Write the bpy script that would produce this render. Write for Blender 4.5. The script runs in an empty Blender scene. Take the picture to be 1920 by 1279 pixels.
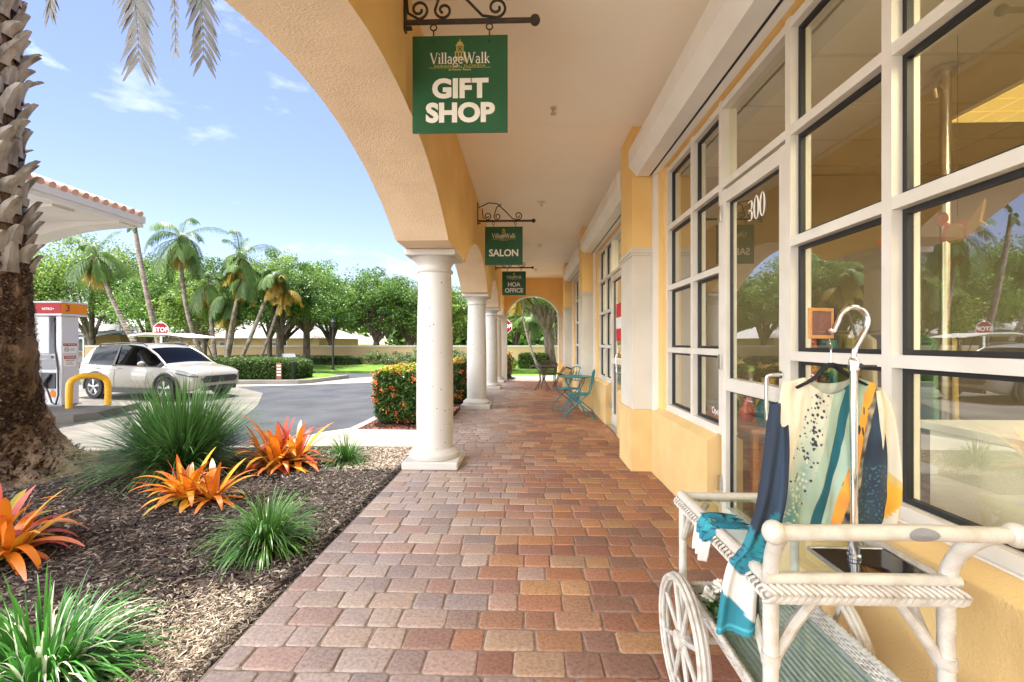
import bpy, math, random
import numpy as np
from mathutils import Vector, Matrix
R = math.radians
random.seed(7); rng = np.random.default_rng(7)
S = bpy.context.scene
COL = S.collection

# ------------------------------------------------------------------ camera, sky, sun, exposure
cam_d = bpy.data.cameras.new('camera'); cam = bpy.data.objects.new('camera', cam_d); COL.objects.link(cam)
cam.location = (0, 0, 1.4); cam.rotation_euler = (R(90), 0, math.atan(25/850))
cam_d.sensor_width = 36; cam_d.lens = 850/1920*36; cam_d.shift_y = 2.5/1920
cam_d.clip_start = .02; cam_d.clip_end = 1500
S.camera = cam
SUN_EL, SUN_DIR = R(73), (-.60, .80)          # horizontal direction towards the sun
w = bpy.data.worlds.new('World'); S.world = w; w.use_nodes = True
nt = w.node_tree; nt.nodes.clear()
wo = nt.nodes.new('ShaderNodeOutputWorld'); bg = nt.nodes.new('ShaderNodeBackground')
sky = nt.nodes.new('ShaderNodeTexSky'); sky.sky_type = 'NISHITA'; sky.sun_disc = False
sky.sun_elevation = SUN_EL; sky.sun_rotation = math.atan2(SUN_DIR[0], SUN_DIR[1])
sky.air_density = 1.0; sky.dust_density = .35; sky.ozone_density = 3.5
tc = nt.nodes.new('ShaderNodeTexCoord'); mp = nt.nodes.new('ShaderNodeMapping'); mp.inputs['Scale'].default_value = (1.0, 1.0, 2.6)
mp.inputs['Location'].default_value = (.35, .1, .2)
nz = nt.nodes.new('ShaderNodeTexNoise'); nz.inputs['Scale'].default_value = 4.2; nz.inputs['Detail'].default_value = 7; nz.inputs['Roughness'].default_value = .55
rp = nt.nodes.new('ShaderNodeValToRGB'); rp.color_ramp.elements[0].position = .61; rp.color_ramp.elements[1].position = .80
rp.color_ramp.elements[1].color = (.75, .75, .75, 1)
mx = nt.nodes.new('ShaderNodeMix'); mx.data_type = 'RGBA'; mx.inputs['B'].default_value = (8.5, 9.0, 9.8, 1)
L = nt.links.new
L(tc.outputs['Generated'], mp.inputs['Vector']); L(mp.outputs['Vector'], nz.inputs['Vector']); 
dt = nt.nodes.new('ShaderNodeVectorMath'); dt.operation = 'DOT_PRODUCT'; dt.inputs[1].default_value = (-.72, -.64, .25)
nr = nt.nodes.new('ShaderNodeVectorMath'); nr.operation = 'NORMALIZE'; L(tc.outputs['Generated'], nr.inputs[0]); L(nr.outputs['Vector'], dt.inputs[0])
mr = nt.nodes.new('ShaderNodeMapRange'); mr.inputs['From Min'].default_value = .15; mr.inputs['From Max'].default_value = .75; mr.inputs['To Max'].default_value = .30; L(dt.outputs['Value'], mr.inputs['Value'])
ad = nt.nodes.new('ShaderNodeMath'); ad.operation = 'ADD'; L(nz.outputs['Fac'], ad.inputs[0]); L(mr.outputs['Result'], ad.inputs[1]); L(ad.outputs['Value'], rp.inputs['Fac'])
cb = nt.nodes.new('ShaderNodeMix'); cb.data_type = 'RGBA'; cb.inputs['A'].default_value = (6.5, 7.0, 7.8, 1); cb.inputs['B'].default_value = (45, 45.5, 46.5, 1)  # bright cloud bank out of view, added to light the corridor
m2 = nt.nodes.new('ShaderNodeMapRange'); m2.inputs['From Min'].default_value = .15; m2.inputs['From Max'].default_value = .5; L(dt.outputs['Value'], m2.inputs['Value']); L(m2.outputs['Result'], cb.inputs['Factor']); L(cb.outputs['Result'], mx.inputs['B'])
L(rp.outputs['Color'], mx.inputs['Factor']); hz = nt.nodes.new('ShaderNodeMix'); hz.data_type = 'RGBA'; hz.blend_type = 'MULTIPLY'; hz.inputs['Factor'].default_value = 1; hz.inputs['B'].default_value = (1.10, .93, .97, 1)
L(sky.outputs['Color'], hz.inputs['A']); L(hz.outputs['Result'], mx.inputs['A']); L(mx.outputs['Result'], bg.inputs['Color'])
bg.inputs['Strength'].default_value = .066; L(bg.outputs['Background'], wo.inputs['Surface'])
sd = bpy.data.lights.new('sun', 'SUN'); sd.energy = 3.0; sd.angle = R(.6); sd.color = (1, .95, .86)
so = bpy.data.objects.new('sun', sd); COL.objects.link(so)
sv = Vector((SUN_DIR[0]*math.cos(SUN_EL), SUN_DIR[1]*math.cos(SUN_EL), math.sin(SUN_EL)))
so.rotation_euler = (-sv).to_track_quat('-Z', 'Y').to_euler(); so.location = (0, 0, 30)
S.view_settings.view_transform = 'Standard'; S.view_settings.look = 'None'; S.view_settings.gamma = 1
S.view_settings.exposure = 1.9
S.cycles.use_denoising = True
S.cycles.max_bounces = 12; S.cycles.diffuse_bounces = 9; S.cycles.glossy_bounces = 4; S.cycles.transparent_max_bounces = 16
S.cycles.sample_clamp_indirect = 6; S.cycles.caustics_reflective = False; S.cycles.caustics_refractive = False

# ------------------------------------------------------------------ materials
def M(name, col, rough=.6, col2=None, nscale=6, ndetail=5, nlo=.35, nhi=.65, bump=0, bscale=40, bdist=.01, metal=0, spec=.5,
      coat=0, attr=None, emis=0, wave=None, stretch=None, ntype='noise'):
    m = bpy.data.materials.new(name); m.use_nodes = True; t = m.node_tree; n = t.nodes; l = t.links.new
    b = n['Principled BSDF']; b.inputs['Roughness'].default_value = rough; b.inputs['Metallic'].default_value = metal
    b.inputs['Specular IOR Level'].default_value = spec; b.inputs['Coat Weight'].default_value = coat
    c = (*col, 1)
    co = n.new('ShaderNodeTexCoord'); vec = co.outputs['Object']
    if stretch:
        mpn = n.new('ShaderNodeMapping'); mpn.inputs['Scale'].default_value = stretch; l(vec, mpn.inputs['Vector']); vec = mpn.outputs['Vector']
    out = None
    if attr:
        a = n.new('ShaderNodeAttribute'); a.attribute_name = attr; out = a.outputs['Color']
    if col2 is not None:
        nn = n.new('ShaderNodeTexNoise'); nn.inputs['Scale'].default_value = nscale; nn.inputs['Detail'].default_value = ndetail; l(vec, nn.inputs['Vector'])
        rm = n.new('ShaderNodeMapRange'); rm.inputs['From Min'].default_value = nlo; rm.inputs['From Max'].default_value = nhi; l(nn.outputs['Fac'], rm.inputs['Value'])
        mi = n.new('ShaderNodeMix'); mi.data_type = 'RGBA'; l(rm.outputs['Result'], mi.inputs['Factor'])
        if out is not None:
            mi.blend_type = 'MULTIPLY'; l(out, mi.inputs['A']); mi.inputs['B'].default_value = (*col2, 1)
        else:
            mi.inputs['A'].default_value = c; mi.inputs['B'].default_value = (*col2, 1)
        out = mi.outputs['Result']
    if out is not None: l(out, b.inputs['Base Color'])
    else: b.inputs['Base Color'].default_value = c
    if bump or wave:
        bn = n.new('ShaderNodeBump'); bn.inputs['Strength'].default_value = bump; bn.inputs['Distance'].default_value = bdist
        if wave:
            tx = n.new('ShaderNodeTexWave'); tx.inputs['Scale'].default_value = wave[0]; tx.inputs['Distortion'].default_value = wave[2]
            tx.bands_direction = wave[1]; tx.inputs['Detail'].default_value = 2; l(vec, tx.inputs['Vector']); l(tx.outputs['Fac'], bn.inputs['Height'])
        else:
            tx = n.new('ShaderNodeTexNoise'); tx.inputs['Scale'].default_value = bscale; tx.inputs['Detail'].default_value = 6; l(vec, tx.inputs['Vector']); l(tx.outputs['Fac'], bn.inputs['Height'])
        l(bn.outputs['Normal'], b.inputs['Normal'])
    if emis:
        b.inputs['Emission Color'].default_value = c; b.inputs['Emission Strength'].default_value = emis
    return m

def leafmat(name, dark, light, rough=.45, trans=.3, spec=.4):
    m = bpy.data.materials.new(name); m.use_nodes = True; t = m.node_tree; n = t.nodes; l = t.links.new
    b = n['Principled BSDF']; b.inputs['Roughness'].default_value = rough; b.inputs['Specular IOR Level'].default_value = spec
    a = n.new('ShaderNodeAttribute'); a.attribute_name = 'tint'
    mi = n.new('ShaderNodeMix'); mi.data_type = 'RGBA'; l(a.outputs['Fac'], mi.inputs['Factor'])
    mi.inputs['A'].default_value = (*dark, 1); mi.inputs['B'].default_value = (*light, 1)
    l(mi.outputs['Result'], b.inputs['Base Color'])
    tr = n.new('ShaderNodeBsdfTranslucent'); l(mi.outputs['Result'], tr.inputs['Color'])
    ms = n.new('ShaderNodeMixShader'); ms.inputs['Fac'].default_value = trans
    l(b.outputs['BSDF'], ms.inputs[1]); l(tr.outputs['BSDF'], ms.inputs[2]); l(ms.outputs['Shader'], n['Material Output'].inputs['Surface'])
    return m

def attrleaf(name, rough=.4, trans=.25):
    m = bpy.data.materials.new(name); m.use_nodes = True; t = m.node_tree; n = t.nodes; l = t.links.new
    b = n['Principled BSDF']; b.inputs['Roughness'].default_value = rough
    a = n.new('ShaderNodeAttribute'); a.attribute_name = 'Col'; l(a.outputs['Color'], b.inputs['Base Color'])
    tr = n.new('ShaderNodeBsdfTranslucent'); l(a.outputs['Color'], tr.inputs['Color'])
    ms = n.new('ShaderNodeMixShader'); ms.inputs['Fac'].default_value = trans
    l(b.outputs['BSDF'], ms.inputs[1]); l(tr.outputs['BSDF'], ms.inputs[2]); l(ms.outputs['Shader'], n['Material Output'].inputs['Surface'])
    return m

def glassmat(name, tint, refl=.16, boost=1.0, rcol=(.95, .97, 1)):
    m = bpy.data.materials.new(name); m.use_nodes = True; t = m.node_tree; n = t.nodes; l = t.links.new
    n.remove(n['Principled BSDF'])
    tr = n.new('ShaderNodeBsdfTransparent'); tr.inputs['Color'].default_value = (*tint, 1)
    gl = n.new('ShaderNodeBsdfGlossy'); gl.inputs['Roughness'].default_value = 0; gl.inputs['Color'].default_value = (*rcol, 1)
    fr = n.new('ShaderNodeFresnel'); fr.inputs['IOR'].default_value = 1.5
    ma = n.new('ShaderNodeMath'); ma.operation = 'MULTIPLY_ADD'; ma.inputs[1].default_value = boost; ma.inputs[2].default_value = refl; ma.use_clamp = True
    l(fr.outputs['Fac'], ma.inputs[0]); ge = n.new('ShaderNodeNewGeometry'); iv = n.new('ShaderNodeMath'); iv.operation = 'SUBTRACT'; iv.inputs[0].default_value = 1; l(ge.outputs['Backfacing'], iv.inputs[1])
    mu = n.new('ShaderNodeMath'); mu.operation = 'MULTIPLY'; l(ma.outputs['Value'], mu.inputs[0]); l(iv.outputs['Value'], mu.inputs[1]); ms = n.new('ShaderNodeMixShader'); l(mu.outputs['Value'], ms.inputs['Fac'])
    l(tr.outputs['BSDF'], ms.inputs[1]); l(gl.outputs['BSDF'], ms.inputs[2]); l(ms.outputs['Shader'], n['Material Output'].inputs['Surface'])
    return m

m_yellow = M('yellow_plaster', (.86, .59, .23), .75, (.78, .51, .185), 1.7, 10, .38, .7, bump=.22, bscale=55, bdist=.006)
m_lowwall = M('yellow_stucco', (.72, .51, .225), .8, (.63, .42, .17), 2.4, 10, .40, .72, bump=.5, bscale=110, bdist=.006)
m_soffit = M('beige_stucco', (.79, .61, .42), .85, (.71, .54, .37), 3.0, bump=.7, bscale=70, bdist=.008)
m_ceil = M('ceiling_plaster', (.96,.925,.84), .8, (.92,.87,.77), .9, 10, .45, .8, bump=.14, bscale=70, bdist=.003)
m_cream = M('cream_paint', (.68, .63, .535), .6, (.62, .57, .47), 2, bump=.05, bscale=60, bdist=.003)
m_white = M('white_paint', (.80, .79, .75), .45, (.75, .73, .68), 3)
m_frame = M('window_frame_paint', (.70, .665, .595), .4, (.64, .605, .53), 5, bump=.03, bscale=50, bdist=.002)
m_black = M('black_rubber', (.012, .012, .013), .5)
m_iron = M('black_wrought_iron', (.022, .018, .016), .5, (.045, .03, .022), 30, bump=.2, bscale=120, bdist=.002)
m_chrome = M('chrome', (.75, .74, .72), .16, metal=1)
m_steel = M('brushed_steel', (.62, .6, .56), .3, metal=1)
m_green = M('sign_green', (.010, .085, .035), .45, (.013, .105, .045), 3)
m_letter = M('sign_white', (.82, .80, .76), .5)
m_gold = M('sign_gold', (.55, .43, .12), .5)
m_goldlite = M('sign_gold_light', (.75, .66, .30), .5)
m_glass = glassmat('storefront_glass', (.80, .78, .62), .20, 1.3)
m_clear = glassmat('clear_glass', (.86, .92, .90), .05, 1.0)
m_darkgl = glassmat('car_glass', (.05, .055, .06), .0, .38)
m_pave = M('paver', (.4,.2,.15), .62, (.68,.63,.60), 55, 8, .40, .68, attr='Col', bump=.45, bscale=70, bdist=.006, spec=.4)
m_joint = M('joint_sand', (.17,.13,.10), .95, (.26,.205,.16), 30)
m_mulch = M('mulch', (.028,.018,.013), .95, (.075,.053,.041), 9, 8, .42, .66, bump=.9, bscale=60, bdist=.03, spec=.05)
m_chip = M('mulch_chip', (.1, .1, .1), .9, attr='Col')
m_asphalt = M('asphalt', (.058,.061,.07), .95, (.09,.093,.102), 1.2, 8, .3, .7, bump=.3, bscale=160, bdist=.004, spec=.06)
m_conc = M('concrete', (.27,.25,.22), .9, (.34,.315,.28), 1.6, 8, .35, .65, bump=.2, bscale=120, bdist=.003, spec=.1)
m_concd = M('concrete_apron', (.15,.139,.123), .9, (.22,.203,.18), .9, 10, .36, .66, bump=.2, bscale=120, bdist=.003, spec=.08)
m_lawn = M('lawn', (.10, .19, .03), .9, (.17, .27, .045), 3, 8, .4, .6, bump=.6, bscale=60, bdist=.03, spec=.08)
m_ground = M('soil', (.16, .14, .07), .95, (.12, .16, .05), .3, 6, spec=.08)
m_wallb = M('garden_wall_render', (.46, .32, .17), .85, (.40, .275, .14), .6, bump=.2, bscale=60)
m_wcap = M('garden_wall_cap', (.46, .415, .34), .8)
m_wicker = M('white_wicker', (.54, .51, .455), .55, (.36, .31, .25), 22, 6, .45, .75, bump=.55, wave=(70, 'DIAGONAL', 2.5), bdist=.001)
m_wickerx = M('white_wicker_wrap', (.56, .525, .46), .5, (.38, .32, .25), 16, 6, .5, .8, bump=.55, wave=(62, 'X', 1.2), bdist=.0012)
m_wickerz = M('white_wicker_leg', (.56, .53, .47), .5, (.38, .33, .265), 16, 6, .5, .8, bump=.55, wave=(62, 'Z', 1.2), bdist=.0012)
m_bark = M('bark', (.17, .13, .095), .9, (.09, .065, .045), 6, 8, .4, .6, bump=.9, bscale=18, bdist=.03, stretch=(1, 1, .3))
m_palmbark = M('palm_bark', (.27, .22, .17), .9, (.15, .115, .085), 5, 6, .4, .6, bump=.7, wave=(2.5, 'Z', 1.5), bdist=.02)
m_fibre = M('palm_fibre', (.085, .048, .026), .95, (.17, .11, .065), 10, 8, .35, .65, bump=1, bscale=40, bdist=.04, stretch=(1, 1, .35))
m_boot = M('palm_boot', (.31, .285, .255), .85, (.13, .108, .088), 9, 8, .42, .66, bump=.7, bscale=24, bdist=.02, stretch=(1, 1, .3))
m_shard = M('palm_shard', (.1, .06, .03), .95, attr='Col')
m_tile = M('clay_tile', (.42, .235, .17), .8, (.52, .34, .26), 6)
m_stucco = M('canopy_stucco', (.62, .585, .55), .8, (.57, .53, .50), 1, bump=.1, bscale=60)
m_fascia = M('canopy_fascia', (.58, .565, .54), .5)
m_car = M('pearl_white_paint', (.33, .305, .26), .3, coat=.8, spec=.5)
m_plast = M('dark_plastic', (.03, .03, .032), .5)
m_tyre = M('tyre_rubber', (.03, .028, .026), .8)
m_alloy = M('alloy', (.55, .55, .56), .3, metal=.9)
m_lamp = M('headlight_lens', (.55, .58, .62), .12, metal=.5)
m_red = M('red_paint', (.34, .010, .013), .5, spec=.25)
m_stop = M('stop_red', (.25, .005, .012), .55, spec=.2)
m_orange = M('pump_orange', (.78, .25, .012), .5, spec=.25)
m_yel = M('safety_yellow', (.82, .44, .015), .4, (.72, .37, .01), 8)
m_pump = M('pump_white', (.60, .60, .64), .4)
m_grey = M('grey_panel', (.22, .22, .23), .5)
m_screen = M('dark_screen', (.02, .022, .025), .2)
m_teal = M('teal_metal', (.012, .16, .19), .4, (.02, .21, .24), 12)
m_brownw = M('brown_wicker', (.055, .03, .022), .55, (.09, .05, .035), 40, bump=.5, wave=(60, 'DIAGONAL', 1), bdist=.003)
m_cart = M('golf_cart_top', (.62, .59, .52), .4)
m_roofw = M('pale_roof', (.50, .47, .44), .8, (.42, .39, .36), 3)
m_housew = M('house_wall', (.55, .40, .17), .85, (.48, .34, .14), 1)
m_cage = M('pool_cage_screen', (.20, .21, .22), .7)
m_room = M('shop_wall', (.30, .27, .22), .85)
m_roomc = M('shop_ceiling_tile', (.62, .58, .47), .9)
m_roomf = M('shop_floor', (.20, .16, .12), .7)
m_grid = M('ceiling_grid', (.5, .46, .37), .6)
m_trof = M('troffer_light', (1, .70, .22), .5, emis=.26)
m_trof_fill = M('troffer_fill_light', (1, .90, .68), .5, emis=17)  # fill light for unseen troffers added to brighten the shops
m_panel = M('white_laminate', (.82, .83, .83), .35)
m_curt = M('tan_curtain', (.62, .47, .30), .8)
m_wood = M('frame_wood', (.50, .25, .09), .5, (.40, .19, .06), 20)
m_leather = M('brown_leather', (.14, .06, .05), .5, (.17, .08, .06), 60)
m_fabric = M('printed_fabric', (.8, .8, .8), .75, attr='Col', bump=.12, bscale=300, bdist=.001)
m_hang = M('black_velvet', (.008, .008, .009), .85)
m_poster = M('printed_card', (.5, .5, .5), .6, attr='Col')
m_flowerw = M('white_petal', (.82, .80, .74), .7)
l_oak = leafmat('oak_leaf', (.03, .085, .014), (.20, .34, .055))
l_oak2 = leafmat('bright_leaf', (.06, .13, .018), (.32, .44, .08))
l_oak3 = leafmat('grey_green_leaf', (.045, .09, .03), (.23, .33, .12))
l_hedge = leafmat('hedge_leaf', (.03, .075, .012), (.15, .24, .04))
l_ixora = leafmat('ixora_leaf', (.025, .065, .012), (.10, .20, .03))
l_ixtop = leafmat('ixora_new_leaf', (.35, .36, .03), (.62, .55, .06))
l_flow = leafmat('ixora_flower', (.62, .10, .03), (.80, .30, .12), trans=.2)
l_palm = leafmat('palm_leaf', (.035, .08, .016), (.16, .26, .055))
l_dead = leafmat('dead_blade', (.16, .10, .05), (.36, .27, .16))
l_dry = leafmat('dry_palm_leaf', (.05, .044, .036), (.15, .138, .12), trans=.08)
l_yel = leafmat('yellow_palm_leaf', (.30, .20, .03), (.52, .36, .06))
l_grass = leafmat('ornamental_grass_blade', (.018, .055, .014), (.11, .24, .06), rough=.35)
l_liri = leafmat('liriope_blade', (.016, .06, .012), (.12, .27, .05), rough=.35)
l_brom = attrleaf('bromeliad_leaf')
l_var = attrleaf('variegated_blade', .35)

# ------------------------------------------------------------------ mesh helpers
class MB:
    def __init__(s): s.v = []; s.f = []; s.m = []; s.c = []
    def add(s, vs, fs, mi=0, col=None):
        o = len(s.v); s.v += [tuple(p) for p in vs]; s.f += [tuple(o+i for i in f) for f in fs]; s.m += [mi]*len(fs)
        if col is not None: s.c += [col]*len(vs)
        return s
    def box(s, x0, x1, y0, y1, z0, z1, mi=0, mat=None, col=None):
        vs = [Vector(p) for p in ((x0,y0,z0),(x1,y0,z0),(x1,y1,z0),(x0,y1,z0),(x0,y0,z1),(x1,y0,z1),(x1,y1,z1),(x0,y1,z1))]
        if mat is not None: vs = [mat @ p for p in vs]
        return s.add(vs, [(0,3,2,1),(4,5,6,7),(0,1,5,4),(1,2,6,5),(2,3,7,6),(3,0,4,7)], mi, col)
    def tube(s, pts, r, n=8, mi=0, caps=True, flat=1.0, col=None):
        P = [Vector(p) for p in pts]; k = len(P); rr = r if isinstance(r, (list, tuple)) else [r]*k
        T = [(P[min(i+1,k-1)]-P[max(i-1,0)]).normalized() for i in range(k)]
        a = Vector((0,0,1)) if abs(T[0].z) < .9 else Vector((1,0,0)); u = T[0].cross(a).normalized(); vs = []
        for i in range(k):
            u = (u - T[i]*u.dot(T[i])).normalized(); b = T[i].cross(u)
            for j in range(n):
                t = 2*math.pi*j/n; vs.append(P[i] + u*(math.cos(t)*rr[i]) + b*(math.sin(t)*rr[i]*flat))
        fs = [(i*n+j, i*n+(j+1)%n, (i+1)*n+(j+1)%n, (i+1)*n+j) for i in range(k-1) for j in range(n)]
        if caps: fs += [tuple(range(n))[::-1], tuple((k-1)*n+j for j in range(n))]
        return s.add(vs, fs, mi, col)
    def lathe(s, prof, c=(0,0,0), n=28, mi=0, axis='z'):
        vs = []
        for r, h in prof:
            for j in range(n):
                t = 2*math.pi*j/n; a, b = r*math.cos(t), r*math.sin(t)
                p = (a, b, h) if axis == 'z' else ((h, a, b) if axis == 'x' else (a, h, b))
                vs.append((p[0]+c[0], p[1]+c[1], p[2]+c[2]))
        k = len(prof); fl = axis == 'y'
        fs = [(i*n+j, i*n+(j+1)%n, (i+1)*n+(j+1)%n, (i+1)*n+j) for i in range(k-1) for j in range(n)]
        fs += [tuple(range(n))[::-1], tuple((k-1)*n+j for j in range(n))]
        if fl: fs = [f[::-1] for f in fs]
        return s.add(vs, fs, mi)
    def prism(s, poly, plane, d0, d1, mi=0, caps=True):
        def q(a, b, d): return (a, d, b) if plane == 'xz' else ((d, a, b) if plane == 'yz' else (a, b, d))
        n = len(poly); vs = [q(a, b, d0) for a, b in poly] + [q(a, b, d1) for a, b in poly]
        fs = [(i, (i+1)%n, n+(i+1)%n, n+i) for i in range(n)]
        if caps: fs += [tuple(range(n))[::-1], tuple(range(n, 2*n))]
        return s.add(vs, fs, mi)
    def ball(s, c, r, n=10, mi=0, sc=(1,1,1)):
        vs = []; fs = []; k = max(4, n//2+1)
        for i in range(k+1):
            p = math.pi*i/k
            for j in range(n):
                t = 2*math.pi*j/n; vs.append((c[0]+sc[0]*r*math.sin(p)*math.cos(t), c[1]+sc[1]*r*math.sin(p)*math.sin(t), c[2]+sc[2]*r*math.cos(p)))
        fs = [(i*n+j, (i+1)*n+j, (i+1)*n+(j+1)%n, i*n+(j+1)%n) for i in range(k) for j in range(n)]
        return s.add(vs, fs, mi)
    def shift(s, x, y, z): s.v = [(a+x,b+y,c+z) for a,b,c in s.v]; return s
    def build(s, name, mats, parent=None, smooth=False, bevel=0, attr=None):
        me = bpy.data.meshes.new(name); off = parent_off(parent)
        me.from_pydata([(x-off[0], y-off[1], z-off[2]) for x, y, z in s.v] if parent else s.v, [], s.f)
        for m in (mats if isinstance(mats, (list, tuple)) else [mats]): me.materials.append(m)
        me.polygons.foreach_set('material_index', s.m)
        if s.c:
            ca = me.color_attributes.new('Col', 'FLOAT_COLOR', 'POINT'); ca.data.foreach_set('color', [q for c in s.c for q in (*c[:3], 1)])
        if attr is not None:
            at = me.attributes.new('tint', 'FLOAT', 'POINT'); at.data.foreach_set('value', attr)
        me.update()
        if smooth:
            me.polygons.foreach_set('use_smooth', [True]*len(me.polygons)); me.set_sharp_from_angle(angle=R(smooth if smooth is not True else 40))
        return link(name, me, parent, bevel)
OFF = {}
def parent_off(p):
    o = Vector((0,0,0))
    while p is not None: o += p.location; p = p.parent
    return o
def link(name, me, parent=None, bevel=0):
    o = bpy.data.objects.new(name, me); COL.objects.link(o)
    if parent is not None: o.parent = parent
    if bevel:
        b = o.modifiers.new('bevel', 'BEVEL'); b.width = bevel; b.segments = 2; b.limit_method = 'ANGLE'; b.angle_limit = R(40)
    return o
def tag(o, label, cat, group=None, kind=None):
    o['label'] = label; o['category'] = cat
    if group: o['group'] = group
    if kind: o['kind'] = kind
    return o
def struct(o): o['kind'] = 'structure'; return o
def thing(name, label, cat, loc=(0,0,0), group=None):
    o = bpy.data.objects.new(name, None); COL.objects.link(o); o.location = loc; o.empty_display_size = .1
    return tag(o, label, cat, group)
def copy_tree(o, parent=None):
    c = o.copy(); COL.objects.link(c)
    if parent is not None: c.parent = parent
    for ch in list(o.children): copy_tree(ch, c)
    return c
def npmesh(name, V, F, mat, parent=None, tint=None, cols=None, smooth=False):
    """V (n,3) world coordinates, F (m,k) faces of one size"""
    off = np.array(parent_off(parent)) if parent is not None else np.zeros(3)
    me = bpy.data.meshes.new(name); V = np.asarray(V, dtype=np.float32) - off.astype(np.float32); F = np.asarray(F, dtype=np.int32); k = F.shape[1]
    me.vertices.add(len(V)); me.vertices.foreach_set('co', V.ravel())
    me.loops.add(F.size); me.loops.foreach_set('vertex_index', F.ravel())
    me.polygons.add(len(F)); me.polygons.foreach_set('loop_start', np.arange(0, F.size, k, dtype=np.int32))
    me.update(calc_edges=True); me.materials.append(mat)
    if tint is not None:
        at = me.attributes.new('tint', 'FLOAT', 'POINT'); at.data.foreach_set('value', np.asarray(tint, dtype=np.float32))
    if cols is not None:
        ca = me.color_attributes.new('Col', 'FLOAT_COLOR', 'POINT')
        ca.data.foreach_set('color', np.concatenate([cols, np.ones((len(cols),1))], 1).astype(np.float32).ravel())
    if smooth: me.polygons.foreach_set('use_smooth', [True]*len(F))
    me.validate()
    return link(name, me, parent)
def leaves(P, size, aspect=.55, up=.4, tint=None, seed=0):
    """diamond leaves at the points P; returns V, F, tint"""
    g = np.random.default_rng(seed); n = len(P)
    N = g.normal(size=(n,3)); N[:,2] = np.abs(N[:,2])*(1-up)+up*1.6; N /= np.linalg.norm(N,axis=1,keepdims=True)
    A = g.normal(size=(n,3)); T = np.cross(N,A); T /= np.linalg.norm(T,axis=1,keepdims=True); B = np.cross(N,T)
    s = (size*g.uniform(.65,1.35,n))[:,None]
    V = np.stack([P+T*s*.5, P+B*s*.5*aspect+N*s*.08, P-T*s*.5, P-B*s*.5*aspect+N*s*.08],1).reshape(-1,3)
    F = np.arange(4*n).reshape(n,4)
    t = g.beta(1.6,2.0,n) if tint is None else tint
    return V, F, np.repeat(t,4)
def blades(base, dirs, length, width, droop, seg=6, seed=0, tipw=.05, vfold=0, curl=1.6):
    """arching strap leaves. base (n,3), dirs (n,3) unit start directions; returns V, F, t (0 root..1 tip), id"""
    n = len(base); L_ = np.broadcast_to(np.asarray(length,float),(n,)); W = np.broadcast_to(np.asarray(width,float),(n,)); D = np.broadcast_to(np.asarray(droop,float),(n,))
    H = dirs.copy(); H[:,2] = 0; H /= np.maximum(np.linalg.norm(H,axis=1,keepdims=True),1e-6); side = np.stack([-H[:,1],H[:,0],np.zeros(n)],1)
    rows = []; P = base.copy(); d = dirs.copy()
    for i in range(seg+1):
        t = i/seg; wv = W*np.where(t<.15,.6+t/.15*.4,1)*(1-(1-tipw)*max(0,(t-.35)/.65)**curl)
        rows.append(np.stack([P-side*wv[:,None]*.5, P+side*wv[:,None]*.5],1))
        d = d + np.stack([np.zeros(n),np.zeros(n),-D/seg*(.4+1.2*t)],1); d /= np.linalg.norm(d,axis=1,keepdims=True); P = P + d*(L_/seg)[:,None]
    V = np.stack(rows,1).reshape(-1,3); m = (seg+1)*2; o = (np.arange(n)*m)[:,None,None]; i = (np.arange(seg)*2)[None,:,None]
    F = (o+i+np.array([0,1,3,2])[None,None,:]).reshape(-1,4)
    t = np.tile(np.repeat(np.linspace(0,1,seg+1),2),n); idn = np.repeat(np.arange(n),m)
    return V, F, t, idn
def cat_(parts):
    V=[];F=[];T=[];o=0
    for v,f,t in parts: V.append(v); F.append(f+o); T.append(t); o+=len(v)
    return np.concatenate(V),np.concatenate(F),np.concatenate(T)
def curve(pts, n=48):
    P = [Vector(p) for p in pts]; out = []
    for k in range(n+1):
        f = k/n*(len(P)-1); i = min(int(f), len(P)-2); u = f-i; p0, p1, p2, p3 = P[max(i-1,0)], P[i], P[i+1], P[min(i+2,len(P)-1)]
        out.append(.5*((2*p1)+(p2-p0)*u+(2*p0-5*p1+4*p2-p3)*u*u+(3*p1-p0-3*p2+p3)*u**3))
    return out
def text_mesh(s, size, name, mat, parent, loc, rot=(R(90),0,0), bold=0, extrude=.002, sx=1, align='CENTER'):
    c = bpy.data.curves.new(name+'_curve','FONT'); c.body = s; c.size = size; c.align_x = align; c.align_y = 'CENTER'; c.offset = bold; c.extrude = extrude; c.resolution_u = 4
    t = bpy.data.objects.new(name+'_curve', c); COL.objects.link(t)
    me = bpy.data.meshes.new_from_object(t.evaluated_get(bpy.context.evaluated_depsgraph_get())); bpy.data.objects.remove(t); bpy.data.curves.remove(c)
    mtx = Matrix.Translation(Vector(loc)-parent_off(parent)) @ Matrix.Rotation(rot[2],4,'Z') @ Matrix.Rotation(rot[0],4,'X') @ Matrix.Diagonal((sx,1,1,1))
    me.transform(mtx); me.materials.clear(); me.materials.append(mat); me.name = name
    return link(name, me, parent)
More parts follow.
